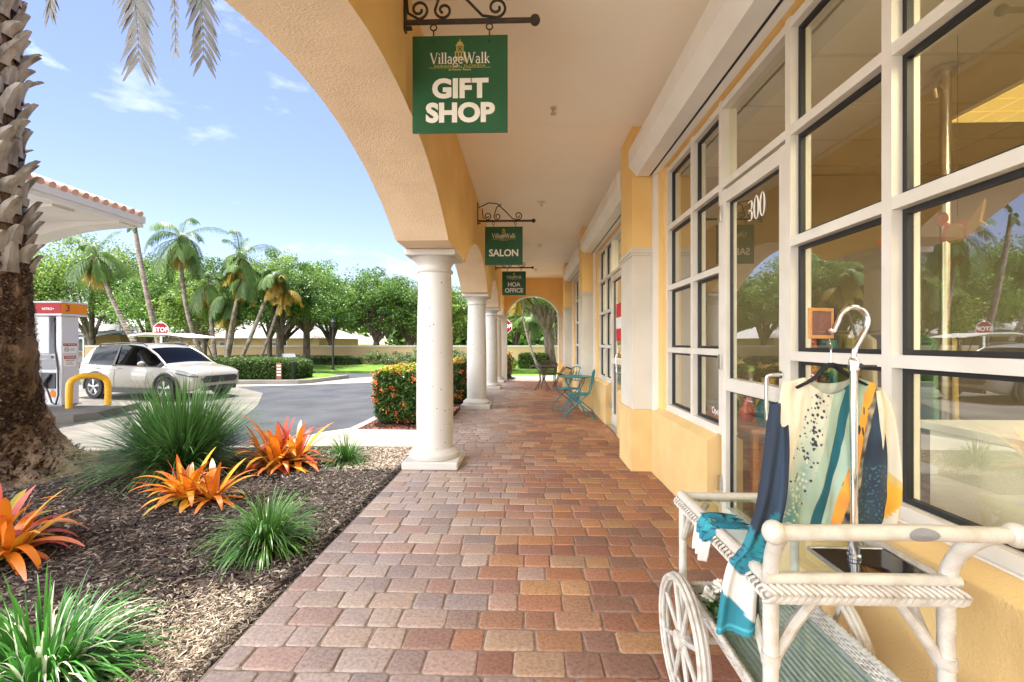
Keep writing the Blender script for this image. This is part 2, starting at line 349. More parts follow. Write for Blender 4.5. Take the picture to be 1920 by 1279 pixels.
# ------------------------------------------------------------------ ground, road, paving
def sheet(name, x0, x1, y0, y1, z, mat):
    return struct(MB().add([(x0,y0,z),(x1,y0,z),(x1,y1,z),(x0,y1,z)], [(0,1,2,3)]).build(name, mat))
def poly(name, pts, z, mat, depth=0):
    if not depth: o = MB().add([(x,y,z) for x,y in pts], [tuple(range(len(pts)))]).build(name, mat)
    else: o = MB().prism(pts, 'xy', z-depth, z).build(name, mat)
    return struct(o)
sheet('ground', -400, 400, -400, 400, -.20, m_ground)
poly('road', [(-60,-6),(-1.9,-6),(-1.9,24),(8,24),(60,24),(60,27),(-60,27)], -.152, m_asphalt)
poly('concrete_forecourt', [(-40,-3),(-3,-3),(-4.0,5),(-5.3,8),(-6.6,11),(-8.0,13.6),(-10.5,15.9),(-40,15.9)], -.146, m_concd)
poly('concrete_path', [(-3.3,6.1),(-1.35,6.1),(-1.35,7.25),(-2.75,7.3),(-3.0,7.0)], -.012, m_conc, .16)
poly('kerb', [(-3.35,6.05),(-3.0,7.0),(-2.75,7.3),(-2.9,7.45),(-3.2,7.1),(-3.6,6.15),(-6.3,5.85),(-9,5.6),(-9,5.45),(-6.3,5.7)], -.02, m_conc, .15)
poly('kerb', [(-2.9,7.3),(-2.75,7.3),(-2.72,9.4),(-2.0,12.2),(-1.5,14.6),(-1.5,16.9),(-1.65,16.9),(-1.65,14.6),(-2.15,12.2),(-2.87,9.4)], -.015, m_conc, .15)
poly('concrete_path', [(-1.5,16.9),(3,16.9),(3,19.2),(-1.5,19.2)], -.01, m_conc, .16)
poly('concrete_apron', [(-10.6,16.2),(-8.2,16.75),(-7.4,19.2),(-5.4,22.3),(6,22.3),(9,22.3),(9,20.6),(-1.4,20.6),(-3.3,19.6),(-4.4,18.2),(-5.0,17.6),(-6.6,16.9),(-8.4,16.0),(-10.5,15.4)], -.142, m_conc)
poly('kerb', [(-12.5,16.25),(-8.4,16.55),(-8.1,16.9),(-7.6,19.3),(-7.75,19.35),(-8.25,17.0),(-8.5,16.7),(-12.5,16.4)], .0, m_conc, .16)
poly('lawn', [(-30,16.4),(-8.5,16.7),(-8.25,17.0),(-7.8,19.2),(-9,20.4),(-30,21)], -.02, m_lawn, .14)
poly('lawn', [(-40,23.0),(-12,22.6),(14,22.4),(40,22.4),(40,30),(-40,30)], -.03, m_lawn, .1)
poly('lawn', [(-1.4,19.2),(8,19.2),(8,20.5),(-1.4,20.5)], -.02, m_lawn, .1)
poly('planting_bed', [(-1.35,-3),(-1.35,6.1),(-3.3,6.1),(-6.3,5.7),(-9,5.45),(-9,-3)], -.035, m_mulch, .14)
poly('planting_bed', [(-1.35,7.25),(-1.35,16.9),(-1.5,16.9),(-1.5,14.6),(-2.0,12.2),(-2.72,9.4),(-2.75,7.3)], -.03, m_mulch, .12)
poly('bounce_pavement', [(-1.36,-40),(-1.36,.55),(-2.6,1.45),(-4.2,2.7),(-8.9,6.2),(-12,8.4),(-60,40),(-60,-40)], -.028, M('bounce_concrete', (.60,.575,.53), .9, (.52,.495,.455), 1.4, spec=.1))  # unseen pavement added to bounce sunlight up to the corridor ceiling
# pavers
def pavers():
    b = MB(); g = random.Random(3)
    pale = [(.40,.32,.285),(.43,.345,.305),(.38,.29,.255),(.37,.30,.28),(.45,.36,.30),(.41,.285,.24)]          # open side: weathering plus sky sheen put into the colour
    rich = [(.37,.165,.085),(.42,.205,.10),(.31,.14,.09),(.44,.245,.12),(.28,.15,.105),(.39,.185,.11)]          # by the shops: deeper, with yellow wall bounce put into the colour
    y = -2.9; row = 0; g = random.Random(3)
    while y < 16.6:
        d = .155; x = -1.35; k_ = row % 2
        while x < 1.55:
            wd = (.232 if k_ % 2 == 0 else .160)+g.uniform(-.008,.008); k_ += 1 if g.random() < .93 else 2
            if x == -1.35 and g.random() < .5: wd = g.choice([.12,.19,.26])
            if x+wd > 1.42: wd = max(1.56-x, .06)
            x0, x1, y0, y1 = x+.0016, x+wd-.0016, y+.0016, y+d-.0016
            rc = .017; pts = []
            for cx, cy, a0 in ((x1-rc,y1-rc,0),(x0+rc,y1-rc,90),(x0+rc,y0+rc,180),(x1-rc,y0+rc,270)):
                r2 = rc*g.uniform(.7,1.25)
                for a in (0,45,90): pts.append((cx+(rc-r2)*0+r2*math.cos(R(a0+a))*1.0+g.uniform(-.0015,.0015), cy+r2*math.sin(R(a0+a))+g.uniform(-.0015,.0015)))
            n = len(pts); mxx, my = (x0+x1)/2, (y0+y1)/2; dz = g.uniform(-.0022,.0022); tx, ty = g.uniform(-.008,.008), g.uniform(-.008,.008)
            vs = []
            for k, (sh, z) in enumerate(((0,-.035),(0,-.007),(.004,-.0015),(.011,0))):
                for px, py in pts:
                    qx = px - math.copysign(min(sh,abs(px-mxx)), px-mxx); qy = py - math.copysign(min(sh,abs(py-my)), py-my)
                    vs.append((qx, qy, z + (dz+(qx-mxx)*tx+(qy-my)*ty if k else 0)))
            fs = [(k*n+j, k*n+(j+1)%n, (k+1)*n+(j+1)%n, (k+1)*n+j) for k in range(3) for j in range(n)] + [tuple(range(3*n,4*n))]
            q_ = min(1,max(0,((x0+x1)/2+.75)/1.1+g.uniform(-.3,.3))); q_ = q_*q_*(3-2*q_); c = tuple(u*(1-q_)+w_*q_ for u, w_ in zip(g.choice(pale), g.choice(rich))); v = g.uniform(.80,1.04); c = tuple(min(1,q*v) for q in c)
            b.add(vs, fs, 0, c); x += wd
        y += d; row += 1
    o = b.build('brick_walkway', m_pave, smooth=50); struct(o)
pavers()
struct(MB().box(-1.36, 1.6, -3, 16.9, -.10, -.006).build('paving_sand', m_joint))

# ------------------------------------------------------------------ the shop building
bld = thing('shop_building', 'yellow arcade building with arched walkway and white framed shop windows', 'building', (1.6, 7, 0))
WX0, WX1 = -1.32, -.78
arches = [(-4.2,.4-.35), (.82,4.58), (5.86,9.34), (10.2,13.3), (14.3,15.75)]
def zarch(y):
    for a, b in arches:
        if a < y < b:
            h, r = (b-a)/2, .545 if b-a > 2.5 else .5; RR = (h*h+r*r)/(2*r); d = y-(a+b)/2
            return 2.435 + r - RR + math.sqrt(RR*RR-d*d)
    return 2.435
ys = [-4.6]
for a, b in arches: ys += [a+(b-a)*i/40 for i in range(41)]
ys += [16.6]
mb = MB(); zt = 4.4
for a, b in zip(ys, ys[1:]):
    za, zb = zarch(a+1e-9) if a != ys[0] else 2.435, zarch(b-1e-9)
    mb.add([(WX0,a,za),(WX0,b,zb),(WX0,b,zt),(WX0,a,zt)], [(0,3,2,1)], 0)
    mb.add([(WX1,a,za),(WX1,b,zb),(WX1,b,zt),(WX1,a,zt)], [(0,1,2,3)], 0)
    mb.add([(WX0,a,za),(WX1,a,za),(WX1,b,zb),(WX0,b,zb)], [(0,3,2,1)], 1)
mb.add([(WX0,-4.6,2.435),(WX1,-4.6,2.435),(WX1,-4.6,zt),(WX0,-4.6,zt)], [(0,1,2,3)], 0)
mb.build('arcade_wall', [m_yellow, m_soffit], bld, smooth=30)
# columns
def column(y):
    c = MB(); x = -1.05
    c.lathe([(.205,.19),(.212,.5),(.210,1.1),(.200,1.7),(.188,2.19),(.205,2.20),(.212,2.215),(.205,2.23),(.19,2.24),(.19,2.27)], (x,y,0), 40)
    col = c.build('column', m_col, bld, smooth=35)
    MB().box(x-.31,x+.31,y-.31,y+.31,0,.085).build('plinth', m_colb, col, bevel=.012)
    MB().lathe([(.285,.087),(.292,.11),(.285,.14),(.262,.155),(.255,.165),(.24,.18),(.215,.192)], (x,y,0), 40).build('base_ring', m_colb, col, smooth=35)
    k = MB().lathe([(.19,2.27),(.20,2.29),(.225,2.325),(.262,2.35),(.272,2.36)], (x,y,0), 40).build('capital', m_colb, col, smooth=40)
    MB().box(x-.285,x+.285,y-.285,y+.285,2.362,2.433).build('abacus', m_colb, k, bevel=.015)
m_colb = M('cast_stone', (.56,.535,.495), .75, (.48,.45,.41), 3, bump=.25, bscale=80, bdist=.004)
m_col = bpy.data.materials.new('pitted_cast_stone'); m_col.use_nodes = True
t_ = m_col.node_tree; n_ = t_.nodes; co_ = n_.new('ShaderNodeTexCoord'); vo = n_.new('ShaderNodeTexVoronoi'); vo.inputs['Scale'].default_value = 24
t_.links.new(co_.outputs['Object'], vo.inputs['Vector'])
wn = n_.new('ShaderNodeMath'); wn.operation = 'LESS_THAN'
sepc = n_.new('ShaderNodeSeparateColor'); t_.links.new(vo.outputs['Color'], sepc.inputs['Color'])
ml = n_.new('ShaderNodeMath'); ml.operation = 'MULTIPLY'; ml.inputs[1].default_value = .16; t_.links.new(sepc.outputs['Red'], ml.inputs[0])
pw = n_.new('ShaderNodeMath'); pw.operation = 'POWER'; pw.inputs[1].default_value = 2.6
t_.links.new(ml.outputs[0], pw.inputs[0]); m3 = n_.new('ShaderNodeMath'); m3.operation = 'MULTIPLY'; m3.inputs[1].default_value = 26; t_.links.new(pw.outputs[0], m3.inputs[0])
t_.links.new(vo.outputs['Distance'], wn.inputs[0]); t_.links.new(m3.outputs[0], wn.inputs[1])
mi_ = n_.new('ShaderNodeMix'); mi_.data_type = 'RGBA'; mi_.inputs['A'].default_value = (.56,.535,.495,1); mi_.inputs['B'].default_value = (.13,.095,.065,1)
t_.links.new(wn.outputs[0], mi_.inputs['Factor']); t_.links.new(mi_.outputs['Result'], n_['Principled BSDF'].inputs['Base Color']); n_['Principled BSDF'].inputs['Roughness'].default_value = .7
for y in (.4, 5.24, 9.77, 13.72, 16.05): column(y)
# end wall with arch
mb = MB(); AC, AH = .265, .945
xs = [AC-AH+2*AH*i/36 for i in range(37)]
def zend(x): h, r = AH, .66; RR = (h*h+r*r)/(2*r); return 2.43+r-RR+math.sqrt(max(0,RR*RR-(x-AC)**2))
for a, b in zip(xs, xs[1:]):
    za, zb = zend(a), zend(b)
    mb.add([(a,16.6,za),(b,16.6,zb),(b,16.6,4.4),(a,16.6,4.4)], [(0,1,2,3)], 0); mb.add([(a,16.95,za),(b,16.95,zb),(b,16.95,4.4),(a,16.95,4.4)], [(0,3,2,1)], 0)
    mb.add([(a,16.6,za),(a,16.95,za),(b,16.95,zb),(b,16.6,zb)], [(0,1,2,3)], 0)
    o_ = .05
    mb.add([(a,16.585,za),(b,16.585,zb),(b+(b-AC)*.055,16.585,zb+.05),(a+(a-AC)*.055,16.585,za+.05)], [(0,1,2,3)], 1)
    mb.add([(a,16.585,za-.002),(b,16.585,zb-.002),(b,16.97,zb-.002),(a,16.97,za-.002)], [(3,2,1,0)], 1)
mb.box(-1.32,AC-AH,16.6,16.95,2.43,4.4,0).box(AC+AH,1.6,16.6,16.95,2.43,4.4,0)
mb.box(-1.32,AC-AH,16.6,16.95,0,2.40,2).box(AC+AH,1.6,16.6,16.95,.66,2.40,2).box(AC+AH-.01,1.6,16.59,16.96,0,.658,0)
mb.box(AC+AH-.04,1.6,16.57,16.98,2.36,2.43,2).box(-1.34,AC-AH+.04,16.57,16.98,2.36,2.43,2)
mb.build('end_wall', [m_yellow, m_cream, m_cream], bld)
# ceiling and roof slab
c = MB().box(WX1,1.42,-4.6,4.945,3.75,3.9).box(WX1,1.42,4.952,16.6,3.75,3.9).box(WX1,1.42,4.945,4.952,3.756,3.9)
c.build('ceiling', m_ceil, bld)
MB().prism([(-2.2,4.402),(-2.2,4.55),(3.5,6.0),(9,4.55),(9,4.402)], 'xz', -5, 17.4).build('roof', m_tile, bld)
MB().box(-2.26,-2.201,-5,17.4,4.36,4.56).build('gutter', m_fascia, bld)
for q_ in ((1.42,1.6,-4.6,16.6,3.2,4.4),(1.42,1.6,14.0,16.6,0,3.2),(1.6,8.9,16.7,16.95,0,4.4),(8.7,8.9,-4.6,16.7,0,4.4),(1.42,8.7,-4.9,-4.6,0,4.4)): MB().box(*q_).build('shop_wall', m_yellow, bld)
ZR = [.745, 1.325, 1.95, 2.56, 3.15]; FX0, FX1, GX = 1.45, 1.56, 1.507
def frame_and_glass(name, cols, rows, mw=.05, vert=True):
    """white mullion grid with black gaskets and one glass sheet"""
    fr = MB(); gk = MB()
    for c_ in (cols if vert else []): fr.box(FX0,FX1,c_-mw/2,c_+mw/2,rows[0]-.03,rows[-1]+.04)
    for r_ in (rows if vert else [rows[0]+.0, rows[1]]):
        for a, b in zip(sorted(cols), sorted(cols)[1:]): fr.box(FX0+.002,FX1-.002,a+mw/2,b-mw/2,r_-mw/2,r_+mw/2)
    cs = sorted(cols)
    for a, b in zip(cs, cs[1:]):
        for p, q in zip(rows, rows[1:]):
            y0, y1, z0, z1 = a+mw/2, b-mw/2, p+mw/2, q-mw/2; g_ = .021
            gk.box(GX-.014,GX+.012,y0,y0+g_,z0,z1).box(GX-.014,GX+.012,y1-g_,y1,z0,z1).box(GX-.014,GX+.012,y0+g_,y1-g_,z0,z0+g_).box(GX-.014,GX+.012,y0+g_,y1-g_,z1-g_,z1)
    f = fr.build('window', m_frame, bld)
    gk.build('gasket', m_black, f)
    gl = MB()
    for a, b in zip(cs, cs[1:]):
        for p, q in zip(rows, rows[1:]): gl.add([(GX,a+mw/2,p+mw/2),(GX,b-mw/2,p+mw/2),(GX,b-mw/2,q-mw/2),(GX,a+mw/2,q-mw/2)], [(3,2,1,0)])
    gl.build('pane', m_glass, f)
    return f
def lowwall(a, b):
    MB().prism([(1.36,0),(1.58,0),(1.58,.712),(1.44,.712),(1.36,.665)], 'xz', a, b).build('sill_wall', m_lowwall, bld, bevel=.006)
def door(a, b):
    """a<b along the corridor; hinge far, latch near"""
    st = .065; d = MB(); x0, x1 = 1.455, 1.535
    d.box(x0,x1,a+.012,a+.012+st+.02,.03,2.515).box(x0,x1,b-.012-st,b-.012,.03,2.515)
    ia, ib = a+.032+st, b-.012-st
    d.box(x0+.002,x1-.002,ia,ib,.03,.2).box(x0+.002,x1-.002,ia,ib,2.42,2.513).box(x0+.002,x1-.002,ia,ib,1.05,1.14)
    D = d.build('door', m_frame, bld, bevel=.003)
    g_ = MB()
    for z0, z1 in ((.2,1.05),(1.14,2.42)): g_.add([(GX-.01,ia,z0),(GX-.01,ib,z0),(GX-.01,ib,z1),(GX-.01,ia,z1)], [(3,2,1,0)])
    g_.build('pane', m_glass, D)
    k = MB()
    for z0, z1 in ((.2,1.05),(1.14,2.42)): k.box(GX-.018,GX+.006,ia,ia+.012,z0,z1).box(GX-.018,GX+.006,ib-.012,ib,z0,z1).box(GX-.018,GX+.006,ia+.012,ib-.012,z1-.012,z1)
    k.build('gasket', m_black, D)
    yh = a+.07
    MB().tube([(1.452,yh,.94),(1.40,yh,.94),(1.385,yh+.005,.945),(1.378,yh+.01,.96),(1.376,yh+.01,1.05),(1.376,yh+.01,1.16),(1.378,yh+.01,1.20),(1.385,yh+.005,1.212),(1.40,yh,1.216),(1.452,yh,1.216)], .011, 10).lathe([(.022,0),(.022,.006)],(1.448,yh,.94),12,axis='x').lathe([(.022,0),(.022,.006)],(1.448,yh,1.216),12,axis='x').build('handle', m_chrome, D, smooth=True)
    MB().lathe([(.018,0),(.018,.012),(.008,.013)], (1.443,a+.055,1.10), 14, axis='x').build('lock', m_steel, D, smooth=30)
    for z in (.3,1.2,2.3): MB().box(1.435,1.452,b-.03,b+.012,z,z+.11).build('hinge', m_steel, D)
    MB().box(1.37,1.6,a,b,-.008,.022).build('threshold', m_steel, D)
    return D
def bay(Yn, Yp, narrow=True):
    w0, w1, w2 = Yp-.24, Yp-.95, Yp-1.53; d1 = Yp-2.40; s1 = Yp-3.085
    frame_and_glass('window', [w0-.025,w1,w2], ZR)
    for z0, z1 in ((2.535,2.585),(3.125,3.175)): MB().box(FX0+.002,FX1-.002,d1+.025,w2-.025,z0,z1).build('transom_rail', m_frame, bld)
    MB().add([(GX,d1+.025,2.585),(GX,w2-.025,2.585),(GX,w2-.025,3.125),(GX,d1+.025,3.125)], [(3,2,1,0)]).build('transom_pane', m_glass, bld)
    D = door(d1, w2)
    if narrow: frame_and_glass('window', [d1,s1,Yn+.24], ZR)
    else: frame_and_glass('window', [d1,s1,s1-1.55,s1-2.6], ZR)
    end = Yn+.24 if narrow else s1-2.6
    lowwall(w2+.03, Yp-.01); lowwall(end-.2, d1-.03)
    MB().box(1.437,1.60,w2+.03,w0,.7125,.7195).build('sill', m_white, bld); MB().box(1.437,1.60,end,d1-.03,.7125,.7195).build('sill', m_white, bld)
    MB().box(1.42,1.6,w0+.002,Yp+.1,.70,3.198).build('shop_wall', m_yellow, bld); MB().box(1.42,1.6,Yn,end-.028,.70,3.198).build('shop_wall', m_yellow, bld)
    # roller shutter box and guide rail
    prof = [(1.418,3.56),(1.21,3.56),(1.115,3.465),(1.115,3.30),(1.20,3.195),(1.335,3.195),(1.335,3.23),(1.36,3.23),(1.36,3.195),(1.418,3.195)]
    sb = MB().prism(prof, 'xz', Yn+.01, Yp-.012).build('shutter_box', m_white, bld)
    MB().box(1.337,1.358,Yn+.02,Yp-.02,3.20,3.226).build('shutter_slot', m_black, sb)
    MB().box(1.37,1.418,Yp-.034,Yp-.002,.0,3.19).box(1.37,1.418,Yp-.078,Yp-.052,0,3.19).build('shutter_rail', m_white, sb)
    MB().box(1.392,1.418,Yp-.0515,Yp-.0345,.0,3.18).build('rail_groove', m_black, sb)
    return D
def pilaster(y):
    p = MB().box(1.145,1.6,y,y+.6,0,.672).build('pilaster', m_lowwall, bld, bevel=.004)
    MB().box(1.16,1.6,y+.015,y+.585,.6725,2.34).build('shaft', m_cream, p, bevel=.004)
    MB().box(1.15,1.6,y+.005,y+.595,2.3405,2.37).box(1.135,1.6,y-.01,y+.61,2.3705,2.40).box(1.15,1.6,y+.004,y+.596,2.4005,2.425).build('capital', m_cream, p, bevel=.006)
    MB().box(1.16,1.6,y+.015,y+.585,2.4255,3.749).build('upper_block', m_yellow, p)
doors = []
for y in (4.95, 9.24, 13.4): pilaster(y)
doors.append(bay(-3.4, 4.95, False)); doors.append(bay(5.55, 9.24)); doors.append(bay(9.84, 13.4))
# number on the near door (vinyl lettering with thick and thin strokes)
def numeral0(b, yc, zc, w_, h_, x):
    n = 28; vs = []; fs = []
    for i in range(n):
        t = 2*math.pi*i/n
        vs += [(x, yc+w_*.56*math.cos(t), zc+h_/2*math.sin(t)), (x, yc+w_*.22*math.cos(t), zc+h_*.46*math.sin(t))]
    for i in range(n): j = (i+1) % n; fs.append((2*i,2*j,2*j+1,2*i+1))
    b.add(vs, fs)
nb = MB(); xN = 1.494
numeral0(nb, 3.05-.07, 2.275, .068, .155, xN); numeral0(nb, 3.05-.145, 2.275, .068, .155, xN)
for zc, hh in ((2.309,.066),(2.242,.070)):
    n = 16; vs = []; fs = []
    for i in range(n+1):
        t = R(-140+280*i/n); ro, ri = .5, .5-.34*max(.12, math.cos(t*.75))
        vs += [(xN, 3.06-.076*ro*math.cos(t), zc+hh*.5*math.sin(t)), (xN, 3.06-.076*ri*math.cos(t)+.0, zc+hh*.42*math.sin(t))]
    fs = [(2*i,2*i+2,2*i+3,2*i+1) for i in range(n)]; nb.add(vs, fs)
nb.build('number_300', m_letter, doors[0])
# shop interior
MB().box(1.61,8.68,-4.58,16.68,3.22,3.3).build('shop_ceiling', m_roomc, bld)
g_ = MB()
for i in range(12): g_.box(1.62+.61*i,1.645+.61*i,-4.5,4.9,3.212,3.222)
for i in range(16): g_.box(1.62,8.6,-4.4+.61*i,-4.375+.61*i,3.2135,3.2225)
g_.build('ceiling_grid', m_grid, bld)
MB().box(1.6,8.68,-4.58,16.68,-.05,.01).build('shop_floor', m_roomf, bld)
MB().box(1.62,8.6,5.0,5.12,0,3.2).box(1.62,8.6,9.4,9.5,0,3.2).box(1.62,8.6,13.5,13.6,0,3.2).box(6.2,6.3,-4.5,5,0,3.2).box(5.2,5.3,5.2,13.4,0,3.2).build('partition_wall', m_room, bld)
for x, y in ((3.42,3.22),(2.0,-2.2),(2.0,.2),(4.9,-1.2),(2.2,6.4),(2.2,8.3),(2.2,11.2)):  # first one is seen and dim; the rest unseen, added as bright fill
    tr = MB().box(x,x+1.2,y,y+.6,3.195,3.2105).build('troffer', m_white, bld)
    q = MB()
    for i in range(6):
        for j in range(3): q.box(x+.03+i*.192,x+.03+i*.192+.18,y+.025+j*.187,y+.025+j*.187+.176,3.188,3.1945)
    q.build('diffuser', m_trof if (x,y) == (3.42,3.22) else m_trof_fill, tr)
# ------------------------------------------------------------------ hanging signs
def ribbon(b, pts, wd, plane_y, mi=0):
    n = len(pts); vs = []; W = wd if isinstance(wd, (list,tuple)) else [wd]*n
    for i, (x, z) in enumerate(pts):
        a = pts[max(i-1,0)]; c = pts[min(i+1,n-1)]; dx, dz = c[0]-a[0], c[1]-a[1]; l = math.hypot(dx,dz) or 1
        vs += [(x-dz/l*W[i]/2, plane_y, z+dx/l*W[i]/2), (x+dz/l*W[i]/2, plane_y, z-dx/l*W[i]/2)]
    b.add(vs, [(2*i,2*i+1,2*i+3,2*i+2) for i in range(n-1)], mi)
def arc(cx, cz, rx, rz, a0, a1, n=14): return [(cx+rx*math.cos(R(a0+(a1-a0)*i/n)), cz+rz*math.sin(R(a0+(a1-a0)*i/n))) for i in range(n+1)]
GL = {   # serif letters drawn with thick and thin strokes, unit x-height .62, cap 1
 'V': (.78, [([(.08,1),(.40,0)],.13),([(.40,0),(.70,1)],.06),([(-.02,.98),(.22,.98)],.05),([(.58,.98),(.82,.98)],.05)]),
 'i': (.30, [([(.15,0),(.15,.62)],.12),([(.03,.02),(.28,.02)],.05),([(.05,.6),(.15,.6)],.05),([(.10,.85),(.21,.85)],.12)]),
 'l': (.30, [([(.15,0),(.15,1.02)],.12),([(.03,.02),(.28,.02)],.05),([(.04,1.0),(.15,1.0)],.05)]),
 'a': (.54, [([(.40,0),(.40,.40)]+arc(.24,.42,.16,.19,0,150,8),.10),(arc(.24,.18,.16,.17,60,330,12),.09),([(.38,.03),(.52,.03)],.06)]),
 'g': (.54, [(arc(.25,.40,.17,.20,0,360,18),.10),([(.40,.56),(.54,.60)],.05),(arc(.26,-.12,.22,.16,0,360,18),.07),([(.15,.24),(.12,.08),(.30,.04)],.07)]),
 'e': (.52, [(arc(.26,.31,.20,.30,320,20,18)[::-1] if False else arc(.26,.31,.20,.30,0,320,18),.09),([(.08,.34),(.46,.34)],.05)]),
 'W': (1.15, [([(.08,1),(.34,0)],.13),([(.34,0),(.58,.9)],.06),([(.52,1),(.80,0)],.13),([(.80,0),(1.06,1)],.06),([(-.02,.98),(.22,.98)],.05),([(.95,.98),(1.18,.98)],.05)]),
 'k': (.58, [([(.15,0),(.15,1.02)],.12),([(.03,.02),(.28,.02)],.05),([(.18,.26),(.44,.60)],.05),([(.26,.36),(.52,.02)],.10),([(.36,.60),(.52,.60)],.05),([(.40,.02),(.60,.02)],.05)]),
}
def serif_word(b, s, xc, z0, cap, plane_y, sx=1.0):
    wt = sum(GL[c][0] for c in s)*cap*sx; x = xc-wt/2
    for c in s:
        for pts, wd in GL[c][1]: ribbon(b, [(x+p*cap*sx, z0+q*cap) for p, q in pts], wd*cap, plane_y)
        x += GL[c][0]*cap*sx
def hanging_sign(y, x0, ztop, lines, label):
    W_ = .612; yb = y; x1 = x0+W_; zb = ztop-.62; bar = ztop+.095
    T = thing('hanging_sign', label, 'sign', (WX1, y, bar), 'green shop signs on iron brackets')
    b = MB().tube([(WX1+.01,y,bar),(x1+.155,y,bar)], .0165, 10).ball((x1+.175,y,bar), .034, 12)
    b.box(WX1+.001,WX1+.014,y-.02,y+.02,bar-.06,bar+.30).box(WX1+.001,WX1+.05,y-.012,y+.012,bar-.045,bar-.03)
    def scroll(cx, cz, r, a0, turns, sgn, tail=None):
        p = []
        for i in range(30):
            t = i/29; a = R(a0)+sgn*t*turns*2*math.pi; rr = r*(1-.72*t); p.append((cx+rr*math.cos(a), y, cz+rr*math.sin(a)))
        if tail: p = [(q[0],y,q[1]) for q in tail] + p
        b.tube(p, .0085, 7)
    k = W_
    scroll(x0+.04, bar+.082, .062, -90, 1.25, 1, [(x0-.045,bar+.20),(x0-.03,bar+.06)])
    scroll(x0+.20, bar+.075, .056, 180, 1.2, 1, [(x0+.26,bar+.27),(x0+.19,bar+.22)])
    scroll(x0+.54, bar+.085, .064, -90, 1.3, 1, [(WX1+.02,bar+.22),(x0+.06,bar+.295),(x0+.20,bar+.28),(x0+.33,bar+.16),(x0+.45,bar+.035)])
    b.build('bracket', m_iron, T, smooth=True)
    bd = MB().box(x0,x1,yb-.008,yb+.008,zb,ztop).build('sign_board', m_green, T, bevel=.0015)
    for hx in (x0+.135, x0+.495):
        h = MB(); h.tube([(hx+.02*math.cos(R(a)),y,bar-.036+.020*math.sin(R(a))) for a in range(0,361,30)], .0045, 6)
        h.tube([(hx,y,bar-.056),(hx,y,ztop-.035)], .0045, 6).tube([(hx,y,ztop-.02),(hx,y-.012,ztop-.03),(hx,y-.012,ztop-.045)], .0045, 6)
        h.build('hook', m_iron, T, smooth=True)
    f = yb-.0095
    lg = MB(); serif_word(lg, 'VillageWalk', (x0+x1)/2, ztop-.180, .070, f, .94); lg.build('lettering', m_letter, bd)
    cx = (x0+x1)/2; g = MB(); zt = ztop-.018
    g.prism([(cx-.004,zt-.018),(cx+.004,zt-.018),(cx,zt)], 'xz', f+.0004, f+.0014).prism([(cx-.022,zt-.042),(cx-.018,zt-.03),(cx-.008,zt-.02),(cx+.008,zt-.02),(cx+.018,zt-.03),(cx+.022,zt-.042)], 'xz', f+.0004, f+.0014)
    g.box(cx-.028,cx+.028,f+.0004,f+.0014,zt-.048,zt-.043)
    for q in (-.022,.016): g.box(cx+q,cx+q+.007,f+.0004,f+.0014,zt-.083,zt-.049)
    ribbon(g, arc(cx,zt-.066,.011,.011,0,360,16), .004, f+.0006); g.box(cx-.033,cx+.033,f+.0004,f+.0014,zt-.09,zt-.084)
    for q in (-.031,-.012,.006,.024): g.box(cx+q,cx+q+.007,f+.0004,f+.0014,zt-.150,zt-.091)
    g.box(cx-.2,cx+.2,f+.0004,f+.0014,ztop-.207,ztop-.205); g.build('emblem', m_gold, bd)
    text_mesh('SARASOTA, FLORIDA', .020, 'small_lettering', m_gold, bd, (cx,f,ztop-.196), extrude=.0003, sx=1.75)
    text_mesh('at Palmer Ranch', .017, 'small_lettering', m_goldlite, bd, (cx,f,ztop-.219), extrude=.0003, sx=1.3)
    zz = ztop-.345 if len(lines) == 2 else ztop-.43
    for i, (s, size, sx) in enumerate(lines): text_mesh(s, size, 'lettering', m_letter, bd, (cx, f, zz-.155*i), bold=.0075*size/.16*(1 if len(lines)==2 and s!='HOA' and s!='OFFICE' else .55), extrude=.0004, sx=sx)
hanging_sign(2.9, -.725, 3.365, [('GIFT',.165,1.05),('SHOP',.165,1.05)], 'nearest and largest looking green sign, reading GIFT SHOP, hung from scrolled iron')
hanging_sign(7.35, -.655, 3.275, [('SALON',.155,.97)], 'green hanging sign reading SALON beyond the first column')
hanging_sign(11.75, -.60, 3.24, [('HOA',.155,.95),('OFFICE',.155,.95)], 'small looking green hanging sign reading HOA OFFICE near the end arch')
# sprinkler heads
for i, (x, y, lb) in enumerate(((.28,4.55,'small bare sprinkler head on ceiling just before the ceiling seam'),(.27,7.6,'sprinkler head with round white plate on ceiling above SALON sign height'),(.35,10.9,'third sprinkler head along the ceiling, beyond the white plated one'),(.33,14.6,'farthest sprinkler head on ceiling near the yellow end wall'))):
    t = thing('ceiling_sprinkler', lb, 'sprinkler', (x,y,3.75), 'sprinkler heads along the corridor ceiling')
    if i: MB().lathe([(.075,3.75),(.072,3.743),(.03,3.735)], (x,y,0), 18).build('plate', m_white, t, smooth=30)
    MB().lathe([(.03,3.749),(.03,3.742),(.012,3.74),(.012,3.71),(.006,3.705),(.006,3.69),(.03,3.688),(.03,3.684)], (x,y,0), 14).build('head', m_steel, t, smooth=30)

